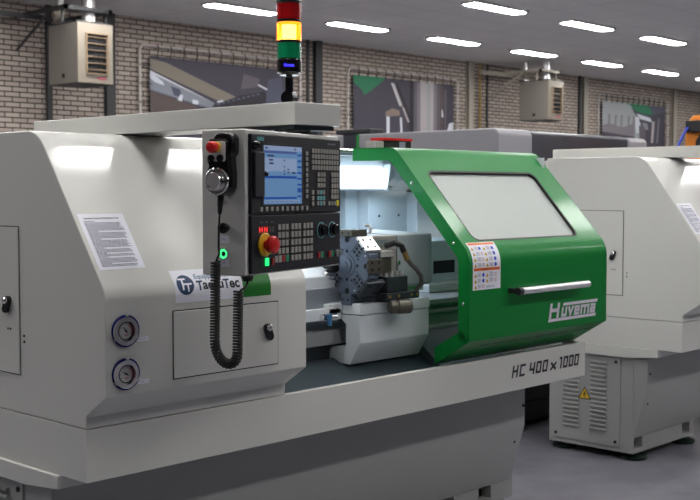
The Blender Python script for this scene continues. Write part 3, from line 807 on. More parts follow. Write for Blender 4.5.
def make_door(T):
    XL, XR = 1.538, 2.470
    # door skin profile with thickness; window cut through the slope as separate strips
    tA = DPATH.t_at_z(1.308) + .002; sl = .395
    w0 = DPATH.t_at_z(1.3125); w1 = DPATH.t_at_z(1.574)
    def strip(mb, xa, xb, ta, tb):
        ts = [ta] + [t for t in DPATH.L if ta < t < tb] + [tb]
        n = len(ts); vs = []
        for x in (xa, xb):
            for t in ts: vs.append((x, *DPATH.at(t + (1e-6 if t < tb else -1e-6))))
            for t in ts: vs.append((x, *DPATH.at(t + (1e-6 if t < tb else -1e-6), -.004)))
        N = 2 * n; fs = []
        for i in range(n - 1):
            fs += [(i, i + 1, N + i + 1, N + i), (n + i, N + n + i, N + n + i + 1, n + i + 1), (i, n + i, n + i + 1, i + 1), (N + i, N + i + 1, N + n + i + 1, N + n + i)]
        fs += [(0, N, N + n, n), (n - 1, n + n - 1, N + 2 * n - 1, N + n - 1)]
        mb.add(vs, fs)
    L = DPATH.L[-1]
    # window outline in (x,t): trapezoid-like with rounded corners
    win = [(1.625, w0 + .002), (2.315, w0 + .002), (2.315, w1), (1.640, w1)]
    def rounded(pts, r, n=6):
        P = pts + [pts[0], pts[1]]; out = []
        for i in range(1, len(pts) + 1):
            f = fillet([P[i - 1], P[i], P[i + 1]], [0, r, 0], n)
            out += f[1:-1]
        return out
    hole = rounded([(1.618, w0), (2.318, w0), (2.330, w1), (1.622, w1)], .035)
    d = MB()
    strip(d, XL, XR, 0, w0 - .02)
    strip(d, XL, XR, w1 + .012, L)
    # sloped sheet with window hole : outer rectangle to hole, planar
    o_pts = [(XL, w0 - .02), (XR, w0 - .02), (XR, w1 + .012), (XL, w1 + .012)]
    d2 = bmesh.new()
    def map2(x, t, off=0): return Vector((x, *DPATH.at(t, off)))
    # ring mesh by angular matching
    cx, ct = (XL + XR) / 2, (w0 + w1) / 2
    N = 96
    def hit(poly, a):
        dx, dy = math.cos(a), math.sin(a); best = None
        for i in range(len(poly)):
            (x1, y1), (x2, y2) = poly[i], poly[(i + 1) % len(poly)]
            ex, ey = x2 - x1, y2 - y1; den = dx * ey - dy * ex
            if abs(den) < 1e-12: continue
            t = ((x1 - cx) * ey - (y1 - ct) * ex) / den; u = ((x1 - cx) * dy - (y1 - ct) * dx) / den
            if t > 0 and -1e-9 <= u <= 1 + 1e-9 and (best is None or t < best): best = t
        return (cx + dx * best, ct + dy * best)
    angs = sorted({math.atan2(y - ct, x - cx) for x, y in hole + o_pts})
    I = [hit(hole, a) for a in angs]; O = [hit(o_pts, a) for a in angs]; n = len(angs)
    d2.free()
    vs = [map2(*p) for p in O] + [map2(*p) for p in I] + [map2(*p, -.004) for p in I] + [map2(*p, -.004) for p in O]
    fs = []
    for i in range(n):
        j = (i + 1) % n
        fs += [(i, j, n + j, n + i), (n + i, n + j, 2 * n + j, 2 * n + i), (2 * n + i, 2 * n + j, 3 * n + j, 3 * n + i)]
    d.add(vs, fs)
    # end plates (flanges): inner ring following the profile
    for xa, xb in ((XL, XL + .004), (XR - .004, XR)):
        inner = []
        wd = .050 
        pts = [DPATH.p[0]] + list(DPATH.p[1:])
        outer = [tuple(p) for p in pts]
        for i, p in enumerate(DPATH.p):
            t = DPATH.L[i]
            a = Vector(DPATH.at(t + 1e-5 if i < len(DPATH.p) - 1 else t - 1e-5, -wd)); c_ = Vector(DPATH.at(t - 1e-5 if i else t + 1e-5, -wd))
            q = (a + c_) / 2
            inner.append((q.x, q.y))
        inner[0] = (.06, .92); inner[1] = (-.05, .985)
        m_ = len(outer); vv = [(xa, *p) for p in outer] + [(xa, *p) for p in inner] + [(xb, *p) for p in outer] + [(xb, *p) for p in inner]
        ff = []
        for i in range(m_ - 1):
            ff += [(i, i + 1, m_ + i + 1, m_ + i), (2 * m_ + i, 3 * m_ + i, 3 * m_ + i + 1, 2 * m_ + i + 1), (m_ + i, m_ + i + 1, 3 * m_ + i + 1, 3 * m_ + i)]
        ff += [(0, m_, 3 * m_, 2 * m_), (m_ - 1, 3 * m_ - 1, 4 * m_ - 1, 2 * m_ - 1)]
        d.add(vv, ff)
    door = d.build('sliding_door', 'green', T)
    # window glass, gasket and guard
    g = MB(); g.slab([map2(1.585, w0 - .01, -.012), map2(2.345, w0 - .01, -.012), map2(2.345, w1 + .008, -.012), map2(1.585, w1 + .008, -.012)], map2(2, w0, -.006) - map2(2, w0, 0))
    g.build('window_glass', 'glass', door, smooth=False)
    g = MB(); nn = len(hole)
    cxh, cth = cx, ct
    inn = []
    for p in hole:
        vx, vy = p[0] - cx, p[1] - ct
        inn.append((cx + vx * (1 - .007 / abs(vx) if abs(vx) > .3 else .985), ct + vy * .955))
    vs = [map2(*p, -.0005) for p in hole] + [map2(*p, -.0005) for p in inn] + [map2(*p, -.012) for p in inn] + [map2(*p, -.012) for p in hole]
    fs = []
    for i in range(nn):
        j = (i + 1) % nn
        fs += [(i, j, nn + j, nn + i), (nn + i, nn + j, 2 * nn + j, 2 * nn + i)]
    g.add(vs, fs); g.build('window_gasket', 'rubber', door)
    g = MB(); g.slab([map2(1.585, w0 - .01, -.035), map2(2.345, w0 - .01, -.035), map2(2.345, w1 + .008, -.035), map2(1.585, w1 + .008, -.035)], map2(2, w0, -.004) - map2(2, w0, 0))
    g.build('inner_guard', 'blind', door, smooth=False)
    # handle
    z, y = 1.125, -.145
    h = MB(); h.cyl((1.800, y, z), (2.258, y, z), .0135, n=20); hd = h.build('handle', 'alu', door, bevel=.002)
    for x in (1.790, 2.235):
        h = MB(); h.cyl((x - (.018 if x < 2 else 0), y, z), (x + (.004 if x < 2 else .0), y, z), .0150, n=16) if x < 2 else None
        h.box((x - .015, -.139, z - .010), (x + .008, -.0995, z + .010)); h.build('handle_bracket', 'black', hd, bevel=.002)
    # nameplate lettering
    f = MB(); fn = lambda x, zz: (x, -.1012, zz)
    def para(x0, x1, z0, z1, sh=.012): f.poly([fn(x0, z0), fn(x1, z0), fn(x1 + sh, z1), fn(x0 + sh, z1)], 'lettering')
    k = 2.038
    para(k, k + .345, .984, .9955, .004); para(k + .105, k + .358, 1.0415, 1.053, .004)
    block_text(f, 'H', fn, k + .014, 1.004, .052, .045, 'lettering', sw=.52, slant=.2)
    block_text(f, 'uvema', fn, k + .098, 1.004, .236, .037, 'lettering', sw=.52, slant=.2, gap=.95)
    f.build('nameplate_lettering', None, door, smooth=False)
    # warning label, wraps from slope to front
    ta = DPATH.t_at_z(1.139); tb = DPATH.t_at_z(1.309)
    f = MB(); xa, xb = 1.557, 1.724; quad(f, on_d(.0008), xa, ta, xb, tb, 'white', 1, 14)
    H_ = tb - ta; f1 = on_d(.0013); f2 = on_d(.0017)
    for v0, v1 in ((.93, .985), (.385, .44)): quad(f, f1, xa + .006, ta + H_ * v0, xb - .006, ta + H_ * v1, 'orangepr')
    put_text(f, 'WARNING', f2, xa + .058, ta + H_ * .945, .036, .005, 'yellowpr'); put_text(f, 'DANGER', f2, xa + .058, ta + H_ * .40, .034, .005, 'ink')
    def tri_(x, t, s): 
        f.poly([f1(x - s, t), f1(x + s, t), f1(x, t + 1.75 * s)], 'yellowpr'); f.poly([f2(x - s * .3, t + s * .25), f2(x + s * .35, t + s * .25), f2(x, t + s * 1.15)], 'ink')
    def disc(x, t, r, m): f.poly([f1(x + r * math.cos(2 * math.pi * i / 14), t + r * math.sin(2 * math.pi * i / 14)) for i in range(14)], m)
    def ringd(x, t, r):
        disc(x, t, r, 'redpr'); f.poly([f2(x + r * .68 * math.cos(2 * math.pi * i / 12), t + r * .68 * math.sin(2 * math.pi * i / 12)) for i in range(12)], 'white')
    def lines(x0, x1, t, n_):
        for i in range(n_): quad(f, f1, x0, t + .0028 * i, x1 - .003 * (i % 2), t + .0028 * i + .0011, 'greyink')
    for i in range(4):
        t = ta + H_ * (.815 - .115 * i)
        tri_(xa + .016, t - .002, .0085); lines(xa + .029, xa + .052, t, 5); disc(xa + .060, t + .006, .0068, 'bluepr') if i == 0 else ringd(xa + .064, t + .006, .0062)
        tri_(xa + .086, t - .002, .0085); lines(xa + .099, xa + .123, t, 5); disc(xa + .136, t + .006, .0075, 'bluepr')
    for i in range(3):
        t = ta + H_ * (.265 - .115 * i)
        tri_(xa + .016, t - .002, .0085); lines(xa + .028, xa + .048, t, 5)
        if i < 2: disc(xa + .062, t + .006, .0075, 'bluepr'); tri_(xa + .085, t - .002, .0085); lines(xa + .098, xa + .122, t, 6); ringd(xa + .136, t + .006, .0065)
        else: ringd(xa + .062, t + .006, .0068); lines(xa + .078, xa + .130, t, 3)
    f.build('warning_label', None, door, smooth=False)
    for t in (DPATH.t_at_z(1.545), DPATH.t_at_z(1.327), DPATH.t_at_z(1.09)):
        yy, zz = DPATH.at(t, -.028); MB().lathe((XL, yy, zz), (-1, 0, 0), [(.0065, 0), (.0065, .002), (.004, .0045), (.001, .005)], 14).build('screw', 'chrome', door)
    # slots in the lower chamfer
    s = MB()
    for i in range(9):
        x = 1.66 + .088 * i; t = .150
        q = .125; quad(s, on_d(.0006), x, q, x + .074, q + .009, 'hole')
    s.build('drain_slot', None, door, smooth=False)
    return door

def make_enclosure(T):
    x0, x1 = .731, 2.45
    b = MB(); b.box((x0, .93, .87), (x1, .95, 1.65)); b.box((x0, .62, 1.640), (x1, .93, 1.652)); b.box((x1 - .015, .20, .87), (x1, .93, 1.638))
    e = b.build('enclosure_shell', 'inner', T)
    # rear wall panels: recessed frame left, boxed panel, bright corner panel
    q = MB(); q.box((x0, .87, .87), (1.84, .929, 1.56)); q.box((1.90, .86, .87), (1.98, .929, 1.50)); q.build('rear_panel', 'inner', e, bevel=.006)
    q = MB(); q.box((1.982, .80, .87), (2.24, .929, 1.50)); q.build('rear_panel', 'inner', e, bevel=.003)
    q = MB(); q.box((2.241, .74, .87), (2.434, .929, 1.49)); q.build('rear_panel', 'inner', e, bevel=.003)
    for p in ((2.05, .799, 1.385), (2.18, .799, 1.387)): MB().cyl(p, (p[0], p[1] - .003, p[2]), .005, n=10).build('screw', 'dksteel', e)
    q = MB(); q.box((1.972, .795, 1.502), (2.434, .80, 1.639)); q.build('upper_fascia', 'inner', e)
    # lamp housing: trough with sloped end cap
    q = MB(); q.prism([(.70, 1.638), (.70, 1.60), (.72, 1.52), (.86, 1.52), (.86, 1.638)], x0, 1.97)
    q.build('lamp_trough', 'inner', e, bevel=.004)
    q = MB(); q.prism([(.70, 1.516), (.72, 1.519), (.86, 1.519), (.86, 1.500), (.72, 1.498), (.70, 1.505)], x0, 2.03); q.build('lamp_shelf', 'inner', e, bevel=.003)
    vs = [(1.97, .66, 1.61), (1.97, .68, 1.50), (1.97, .86, 1.50), (1.97, .86, 1.61), (2.06, .74, 1.61), (2.03, .76, 1.51), (2.03, .86, 1.51), (2.06, .86, 1.61)]
    q = MB(); q.add(vs, [(0, 1, 2, 3), (4, 7, 6, 5), (0, 4, 5, 1), (1, 5, 6, 2), (2, 6, 7, 3), (3, 7, 4, 0)]); q.build('lamp_end_cap', 'inner', e)
    q = MB(); q.prism(fillet([(.698, 1.598), (.674, 1.586), (.666, 1.535), (.680, 1.505), (.70, 1.507), (.699, 1.60)], [0, .004, .008, .004, .004, 0]), x0 + .05, 1.95)
    q.build('work_lamp', 'lamp', e, bevel=.004)
    la = bpy.data.lights.new('work_lamp_light', 'AREA'); la.shape = 'RECTANGLE'; la.size = 1.2; la.size_y = .05; la.energy = 2.5; la.color = (.62, .82, 1.0)
    lo = bpy.data.objects.new('work_lamp_light', la); COL.objects.link(lo); lo.location = Vector((1.45, .655, 1.50)) - T.location; lo.parent = T
    lo.rotation_euler = (R(-8), 0, 0)
    # door rails on the roof edge
    MB().cyl((x0, .52, 1.654), (1.60, .52, 1.654), .007, n=12).build('guide_rod', 'chrome', e)
    MB().box((1.42, .545, 1.652), (1.70, .66, 1.660)).build('rail_strip', 'dksteel', e)
    # power box with red lid
    q = MB(); q.box((1.745, .49, 1.665), (1.905, .56, 1.701), 'rubber'); q.box((1.738, .486, 1.701), (1.91, .565, 1.711), 'red'); q.box((1.83, .4885, 1.668), (1.868, .4895, 1.698), 'greyink')
    q.box((1.8, .5, 1.652), (1.88, .55, 1.665), 'black')
    q.build('interlock_switch', None, e, bevel=.003)
    MB().box((1.692, .49, 1.652), (1.738, .55, 1.697)).build('terminal_box', 'beige_box', e, bevel=.004)

def make_inside(T):
    # bed ways
    b = MB()
    b.prism([(.24, .885), (.24, .965), (.262, .972), (.262, 1.013), (.24, 1.018), (.24, 1.03), (.268, 1.034), (.268, 1.048), (.24, 1.052), (.24, 1.072), (.36, 1.080), (.60, 1.080), (.62, .885)], 1.66, 2.40, 'way_grey')
    b.prism([(.235, .950), (.235, 1.003), (.262, 1.010), (.60, 1.010), (.60, .950)], .731, 1.60, 'way_grey'); b.prism([(.27, .885), (.27, .949), (.60, .949), (.60, .885)], .731, 1.60, 'dksteel')
    b.box((.731, .26, .75), (2.40, .62, .885), 'dksteel')
    b.build('bed_ways', None, T, bevel=.002)
    # chip slope below the bed
    b = MB(); b.prism([(.032, .815), (.05, .820), (.225, .955), (.245, .955), (.245, .80), (.032, .80)], 1.60, 2.43); b.build('chip_slope', 'inner_dark', T)
    b = MB(); b.prism([(.032, .810), (.05, .812), (.25, .90), (.25, .80), (.032, .80)], .735, 1.60); b.build('chip_slope', 'inner_dark', T)
    # chuck guard
    b = MB(); b.prism([(.24, 1.195), (.30, 1.225), (.62, 1.235), (.62, 1.10), (.24, 1.10)], .731, 1.205); cg = b.build('chuck_guard', 'inner', T, bevel=.004)
    b = MB(); b.prism([(.225, 1.155), (.225, 1.085), (.60, 1.085), (.60, 1.155)], .731, 1.215); b.build('guard_front', 'steel', cg, bevel=.003)
    b = MB(); b.prism([(.20, 1.085), (.20, 1.045), (.60, 1.045), (.60, 1.085)], .731, 1.19); b.build('guard_sill', 'inner', cg, bevel=.003)
    b = MB(); b.cyl((1.08, .19, 1.058), (1.145, .185, 1.056), .013, n=16, m='chrome'); b.cyl((1.10, .17, 1.07), (1.10, .17, 1.03), .009, n=12, m='midblue'); b.build('coolant_fitting', None, cg)
    # saddle with apron
    b = MB()
    b.prism([(.12, 1.059), (.12, .962), (.17, .882), (.287, .886), (.287, .936), (.19, .948), (.19, 1.025), (.236, 1.059)], 1.201, 1.578)
    sd = b.build('apron', 'inner', T, bevel=.003)
    b = MB(); b.prism([(.117, 1.0615), (.117, 1.100), (.60, 1.110), (.60, 1.0615)], 1.20, 1.580); sp = b.build('cross_slide', 'inner', T, bevel=.003)
    b = MB(); b.box((1.125, .20, 1.062), (1.199, .50, 1.100)); b.box((1.14, .23, 1.035), (1.199, .45, 1.061)); b.build('slide_extension', 'inner', T, bevel=.004)
    b = MB(); b.box((1.22, .135, 1.111), (1.31, .30, 1.135)); b.build('wiper_plate', 'dksteel', sp, bevel=.002)
    b = MB(); b.box((1.45, .25, 1.112), (1.70, .58, 1.135)); b.build('slide_cover', 'brsteel', sp, bevel=.003)
    # turret housing
    b = MB(); b.box((1.262, .15, 1.137), (1.430, .42, 1.336)); th = b.build('turret_housing', 'beige_box', T, bevel=.006)
    b = MB(); b.box((1.31, .1475, 1.300), (1.385, .1495, 1.322)); b.build('rating_plate', 'steel', th)
    b = MB(); b.box((1.385, .140, 1.262), (1.408, .149, 1.283)); b.build('port', 'hole', th, bevel=.002)
    b = MB(); pr = fillet([(.15, 1.152), (.15, 1.337), (.45, 1.345), (.45, 1.14), (.19, 1.14), (.15, 1.152)], [0, .008, .012, .02, .01, 0], 6)[:-1]
    b.prism(pr, 1.433, 1.63); mc = b.build('motor_cover', 'cover_grey', T, bevel=.003, seg=2)
    MB().cyl((1.437, .149, 1.235), (1.437, .144, 1.235), .007, n=12).build('screw', 'chrome', mc)
    MB().cyl((1.50, .30, 1.137), (1.50, .30, 1.111), .10, n=28).build('motor_flange', 'dksteel', mc)
    # turret disc
    c = Vector((1.20, .182, 1.235)); r = .110
    b = MB(); oc = []
    for i in range(8):
        a0 = R(22.5 + 45 * i)
        oc.append((c.x, c.y + r * math.cos(a0), c.z + r * math.sin(a0)))
    b.slab(oc, (.055, 0, 0)); td = b.build('turret_disc', 'blusteel', T, bevel=.004)
    MB().lathe((1.20, c.y, c.z), (-1, 0, 0), [(.040, 0), (.040, .003), (.028, .004), (.026, .009), (.014, .010), (.012, .014), (.004, .015)], 24).build('hub', 'blusteel', td)
    hol = MB()
    for i in range(8):
        a = R(45 * i); ca, sa = math.cos(a), math.sin(a)
        if i % 2 == 0:
            pa, pb = c.y + .050 * ca, c.z + .050 * sa; pc_, pd_ = c.y + .090 * ca, c.z + .090 * sa
            hol.cyl((1.2005, pc_, pd_), (1.1985, pc_, pd_), .0095, n=14, m='hole'); hol.cyl((1.2005, pa, pb), (1.1985, pa, pb), .0055, n=12, m='hole')
            continue
        # radial tool slot edges and bolt holes
        for rad, off in ((.060, -.0085), (.060, .0085), (.076, -.0085), (.076, .0085), (.092, -.0085), (.092, .0085)):
            y = c.y + rad * ca - off * sa; z = c.z + rad * sa + off * ca
            hol.cyl((1.2005, y, z), (1.1985, y, z), .0056, n=10, m='hole')
        a2 = R(45 * i + 22.5); y = c.y + .058 * math.cos(a2); z = c.z + .058 * math.sin(a2)
        hol.cyl((1.2005, y, z), (1.1985, y, z), .0036, n=10, m='hole')
        y = c.y + .095 * math.cos(a2); z = c.z + .095 * math.sin(a2); hol.cyl((1.2005, y, z), (1.1985, y, z), .003, n=10, m='brsteel')
        for s in (-.019, .019):
            p0 = Vector((1.199, c.y + .048 * ca - s * sa, c.z + .048 * sa + s * ca)); p1 = Vector((1.199, c.y + .101 * ca - s * sa, c.z + .101 * sa + s * ca))
            hol.tube([p0, p1], .0012, 5, m='dksteel')
    hol.build('bolt_pattern', None, td, smooth=False)
    def holder(ang, w, h, m, inset=0.0, L=.085, x=1.192, nm='tool_holder'):
        a = R(ang); ca, sa = math.cos(a), math.sin(a); rr = .1016 + h / 2 + inset
        q = MB(); q.obox((x + L / 2, c.y + rr * ca, c.z + rr * sa), (L / 2, 0, 0), (0, -sa * w / 2, ca * w / 2), (0, ca * h / 2, sa * h / 2))
        o = q.build(nm, m, td, bevel=.002)
        s = MB()
        for dx in (-.25, .25):
            for dw in (-.25, .25):
                p = Vector((x + L / 2 + dx * L, c.y + (rr + h / 2) * ca - dw * w * sa, c.z + (rr + h / 2) * sa + dw * w * ca)); dv = Vector((0, ca, sa))
                s.cyl(p - dv * .001, p + dv * .0006, .0055, n=10, m='hole')
            p = Vector((x, c.y + rr * ca - dx * w * sa, c.z + rr * sa + dx * w * ca)); s.cyl(p + Vector((.001, 0, 0)), p - Vector((.0006, 0, 0)), .004, n=10, m='hole')
        s.build('socket_screw', None, o)
        return o
    holder(90, .060, .024, 'olive', L=.08); holder(135, .066, .010, 'brsteel', L=.075); holder(45, .06, .02, 'dksteel', L=.07)
    holder(180, .050, .010, 'olive', L=.07)
    holder(270, .050, .040, 'blusteel', L=.07); holder(225, .07, .018, 'dksteel', L=.09); holder(0, .05, .03, 'dksteel')
    # boring-bar holder sticking out at lower left, upper ejector
    q = MB(); q.lathe((1.20, .250, 1.195), (-1, -.1, .15), [(.020, 0), (.022, .02), (.018, .03), (.014, .05), (.011, .055)], 20, 'chrome'); q.lathe((1.20, .235, 1.225), (-1, 0, .1), [(.016, 0), (.016, .035), (.008, .04)], 16, 'hole')
    q.build('boring_bar', None, td)
    MB().tube([(1.262, .13, 1.345), (1.265, .13, 1.366), (1.262, .135, 1.376), (1.25, .145, 1.374)], .006, 8).build('coolant_nozzle', 'brsteel', td)
    # live tool unit below the housing front
    b = MB(); b.box((1.318, .095, 1.135), (1.428, .149, 1.190)); lt = b.build('tool_block', 'dksteel', T, bevel=.003)
    b = MB(); b.box((1.300, .080, 1.108), (1.475, .149, 1.134)); b.build('block_base', 'dksteel', lt, bevel=.003)
    for i in range(4):
        x = 1.328 + .028 * i
        MB().lathe((x, .115, 1.190), (0, 0, 1), [(.010, 0), (.010, .018), (.006, .019), (.005, .014)], 14).build('clamp_screw', 'brsteel', lt)
    for x in (1.312, 1.36, 1.43, 1.462): MB().cyl((x, .0805, 1.122), (x, .077, 1.122), .006, n=12).build('socket_screw', 'brass', lt)
    b = MB(); b.lathe((1.315, .085, 1.084), (.88, -.45, .02), [(.020, 0), (.024, .004), (.024, .024), (.020, .026), (.020, .031), (.026, .033), (.026, .078), (.022, .083), (.012, .083), (.011, .070)], 28)
    b.build('spindle_nose', 'olive', lt)
    MB().tube([(1.333, .120, 1.300), (1.345, .085, 1.312), (1.365, .072, 1.302), (1.375, .068, 1.280)], .011, 10).build('elbow', 'rubber', th)
    MB().cyl((1.374, .068, 1.285), (1.388, .064, 1.252), .0115, n=6).build('hose_fitting', 'brass', th)
    MB().tube([(1.385, .065, 1.258), (1.405, .06, 1.235), (1.43, .055, 1.215), (1.455, .055, 1.19), (1.468, .065, 1.16), (1.466, .09, 1.134)], .0085, 10).build('coolant_hose', 'hose', th)
    MB().box((1.285, .1, 1.205), (1.345, .149, 1.262)).build('valve_block', 'olive', th, bevel=.003)
    MB().box((1.275, .09, 1.262), (1.352, .149, 1.285)).build('clamp_plate', 'brsteel', th, bevel=.003)
    # tailstock
    b = MB(); b.box((1.98, .42, 1.082), (2.36, .44, 1.285)); 
    b = MB(); b.prism([(.45, 1.082), (.45, 1.12), (.47, 1.13), (.47, 1.285), (.62, 1.290), (.62, 1.082)], 1.86, 2.36); ts = b.build('tailstock', 'inner', T, bevel=.004)
    b = MB(); b.box((2.03, .467, 1.146), (2.17, .471, 1.200)); b.build('recess', 'hole', ts)
    MB().cyl((1.86, .54, 1.21), (1.75, .54, 1.21), .03, n=24).build('quill', 'chrome', ts)
    b = MB(); b.box((1.87, .36, 1.082), (2.12, .455, 1.115)); b.build('tailstock_base', 'brsteel', ts, bevel=.003)

def make_beam(T, rear=.74, dx=0, dy=0):
    b = MB(); b.box((.30 + dx, -.4977 + dy, 1.6665), (.467 + dx, rear + dy, 1.7235)); bm_ = b.build('roof_arm', 'paint', T, bevel=.0022)
    return bm_

# pendant frame: origin, u along the face, w depth behind, n out of the face
TH = R(16)
U = Vector((math.cos(TH), math.sin(TH), 0)); Nn = Vector((math.sin(TH), -math.cos(TH), 0)); Wd = -Nn
P1 = Vector((.0597, -.5967, 0))
def F(u, z, off=0.0): return P1 + U * u + Nn * (off - .0100) + Vector((0, 0, z))
P0 = P1 - Nn * .010 - U * .004
def S(s, z, off=0.0): return P0 + Wd * s - U * off + Vector((0, 0, z))

def make_pendant(T):
    # cabinet
    b = MB(); z0, z1 = 1.2985, 1.642
    pts = [F(-.004, z0, -.0), F(.457, z0, 0), F(.457, z0, -.122), F(-.004, z0, -.122)]
    b.slab(pts, (0, 0, z1 - z0)); pc = b.build('control_pendant', 'paint', T, bevel=.004, seg=3)
    # swivel under the arm
    c = (.385, -.42)
    b = MB(); b.cyl((c[0], c[1], 1.642), (c[0], c[1], 1.6665), .035, n=28, m='flue'); b.cyl((c[0], c[1], 1.642), (c[0], c[1], 1.650), .055, n=28, m='dksteel')
    b.cyl((c[0] - .06, c[1] + .01, 1.642), (c[0] - .06, c[1] + .01, 1.655), .012, n=14, m='dksteel')
    b.box((.312, -.482, 1.655), (.456, -.18, 1.6662), 'dksteel')  # dark plate added to cover the bright reflection under the arm
    b.build('swivel', None, pc)
    # panels
    b = MB()
    def plate(u0, za, u1, zb, d, m, name, bev=.0015, o0=0.0003, parent=pc):
        q = MB(); q.slab([F(u0, za, o0), F(u1, za, o0), F(u1, zb, o0), F(u0, zb, o0)], Nn * d); return q.build(name, m, parent, bevel=bev)
    plate(0.007, 1.443, .4480, 1.632, .010, 'panelblack', 'display_unit', .003)
    plate(0.007, 1.3027, .4480, 1.4405, .009, 'panelblack', 'operator_panel', .003)
    f = .0103
    plate(.052, 1.459, .250, 1.613, .0012, 'hole', 'screen_bezel', .0004, f)
    # screen
    s = MB(); k = f + .0016
    def q_(u0, za, u1, zb, m, o=0.0): quad(s, lambda u, z: F(u, z, k + o), u0, za, u1, zb, m)
    q_(.059, 1.466, .238, 1.606, 'screen'); q_(.059, 1.595, .238, 1.606, 'screen4', .0002); q_(.059, 1.588, .213, 1.594, 'screen2', .0002)
    q_(.063, 1.545, .213, 1.577, 'screen4', .0002); q_(.059, 1.528, .213, 1.534, 'screen3', .0002); q_(.059, 1.478, .213, 1.483, 'screen3', .0002)
    for i in range(8): q_(.216, 1.482 + .0145 * i, .237, 1.4865 + .0145 * i, 'screen3', .0002)
    q_(.216, 1.494, .237, 1.505, 'screen3', .0003)
    for i in range(7): q_(.063 + .024 * i, 1.469, .082 + .024 * i, 1.475, 'screen4', .0002); q_(.066 + .024 * i, 1.4705, .078 + .024 * i, 1.4725, 'scrink', .0004)
    for u, z, w in ((.083, 1.570, .018), (.083, 1.562, .020), (.15, 1.570, .006), (.15, 1.555, .005), (.168, 1.548, .007), (.168, 1.541, .008), (.15, 1.536, .006), (.19, 1.540, .016), (.15, 1.545, .006), (.075, 1.580, .03), (.065, 1.598, .012), (.2, 1.598, .01)):
        q_(u, z, u + w, z + .004, 'scrink', .0004)
    s.build('screen', None, pc, smooth=False)
    # hinged flap with knob at the left of the screen
    fl = plate(.012, 1.482, .056, 1.590, .008, 'panelblack2', 'port_flap', .004, f)
    MB().lathe(F(.061, 1.538, f + .004), Nn, [(.006, 0), (.006, .006), (.003, .008)], 14).build('flap_catch', 'gloss_black', fl)
    MB().lathe(F(.020, 1.606, f), Nn, [(.011, 0), (.011, .004), (.008, .012), (.002, .013)], 18).build('socket_cap', 'gloss_black', pc)
    t = MB(); put_text(t, 'SIEMENS', lambda u, z: F(u, z, f + .0008), .033, 1.617, .028, .0062, 'siemens', bold=.03); quad(t, lambda u, z: F(u, z, f + .0003), .031, 1.6155, .063, 1.6255, mat('dim_teal_print', (.05, .17, .18), .5))
    put_text(t, 'SINUMERIK', lambda u, z: F(u, z, f + .0006), .374, 1.617, .046, .005, 'greyink')
    t.build('panel_print', None, pc, smooth=False)
    # keys
    keys = []
    def key(u, z, w, h, m='key', o=f, d=.003): keys.append((u, z, w, h, m, o, d))
    g = .0093
    for r in range(5):       # operator panel
        z = 1.410 - .0194 * r
        for gi, (ua, ub) in enumerate(((.131, .167), (.193, .228), (.252, .288))):
            for c_ in range(3):
                if gi == 0 and r == 4: continue
                key(ua + (ub - ua) * c_ / 2, z, .0132, .0140, 'key', g)
    for u, m in ((.116, 'key'), (.134, 'key'), (.151, 'keyred'), (.168, 'keygreen')): key(u, 1.3325, .0145, .0165, m, g)
    for u, m in ((.3285, 'keyred'), (.3435, 'keygreen'), (.386, 'keyred'), (.4005, 'keygreen')): key(u, 1.3325, .0135, .0165, m, g)
    key(.101, 1.328, .010, .018, 'keyred', g)
    for i in range(9): key(.264, 1.592 - .0135 * i, .0115, .0095)
    for i in range(10): key(.047 + .0241 * i, 1.4545, .0120, .0105)
    for r in range(5):
        for c_ in range(3): key(.398 + .014 * c_, 1.540 - .0145 * r, .0115, .0115)
    for r in range(3):
        for c_ in range(3): key(.324 + .015 * c_, 1.540 - .014 * r, .0115, .0105, 'key')
    for z in (1.494, 1.479, 1.465): key(.295, z, .0110, .0105)
    for du, dz in ((0, .015), (-.015, 0), (0, 0), (.015, 0), (0, -.0135)): key(.337 + du, 1.479 + dz, .0115, .0110, 'keyteal')
    for du, dz in ((-.015, .015), (.015, .015), (-.015, -.0135), (.015, -.0135)): key(.337 + du, 1.479 + dz, .0115, .0110)
    key(.382, 1.465, .0105, .0105); key(.397, 1.465, .0105, .0105); key(.4125, 1.465, .0105, .0105); key(.4275, 1.4655, .0115, .0155, 'keyyellow')
    alpha = []
    for r in range(4):
        for c_ in range(10): alpha.append((.2955 + .01455 * c_, 1.600 - .0143 * r, .0112, .0112, 'key', f, .003))
    big = keys[:]; rest = MB()
    room = 100 - len(big)
    for u, z, w, h, m, o, d in (big + alpha[:max(room, 0)])[:100]:
        q = MB(); q.slab([F(u - w / 2, z - h / 2, o), F(u + w / 2, z - h / 2, o), F(u + w / 2, z + h / 2, o), F(u - w / 2, z + h / 2, o)], Nn * d)
        q.build('key', m, pc, bevel=.0008, seg=1)
    for u, z, w, h, m, o, d in (big + alpha)[100:]:
        rest.slab([F(u - w / 2, z - h / 2, o), F(u + w / 2, z - h / 2, o), F(u + w / 2, z + h / 2, o), F(u - w / 2, z + h / 2, o)], Nn * d, m)
    kk = rest.build('key', None, pc, bevel=.0008, seg=1); kk['kind'] = 'stuff'
    # keypad legends as dark dots on alpha keys and group surrounds
    # red display
    d_ = MB()
    quad(d_, lambda u, z: F(u, z, g + .0004), .036, 1.394, .109, 1.418, 'hole')
    fn = lambda u, z: F(u, z, g + .0009)
    for tx, u in (('H', .040), ('N', .062)):
        put_text(d_, tx, fn, u, 1.3995, .016, .013, 'seg', bold=.05)
    for u in (.086, .098): put_text(d_, '8', fn, u, 1.398, .009, .016, 'segoff', bold=.03)
    for u in (.045, .068, .092): quad(d_, fn, u, 1.423, u + .01, 1.4245, 'greyink')
    d_.build('segment_display', None, pc, smooth=False)
    # emergency stop
    es = MB(); es.lathe(F(.063, 1.370, g), Nn, [(.0275, 0), (.0285, .001), (.0285, .0045), (.026, .006)], 32); eo = es.build('emergency_stop', 'yellow', pc)
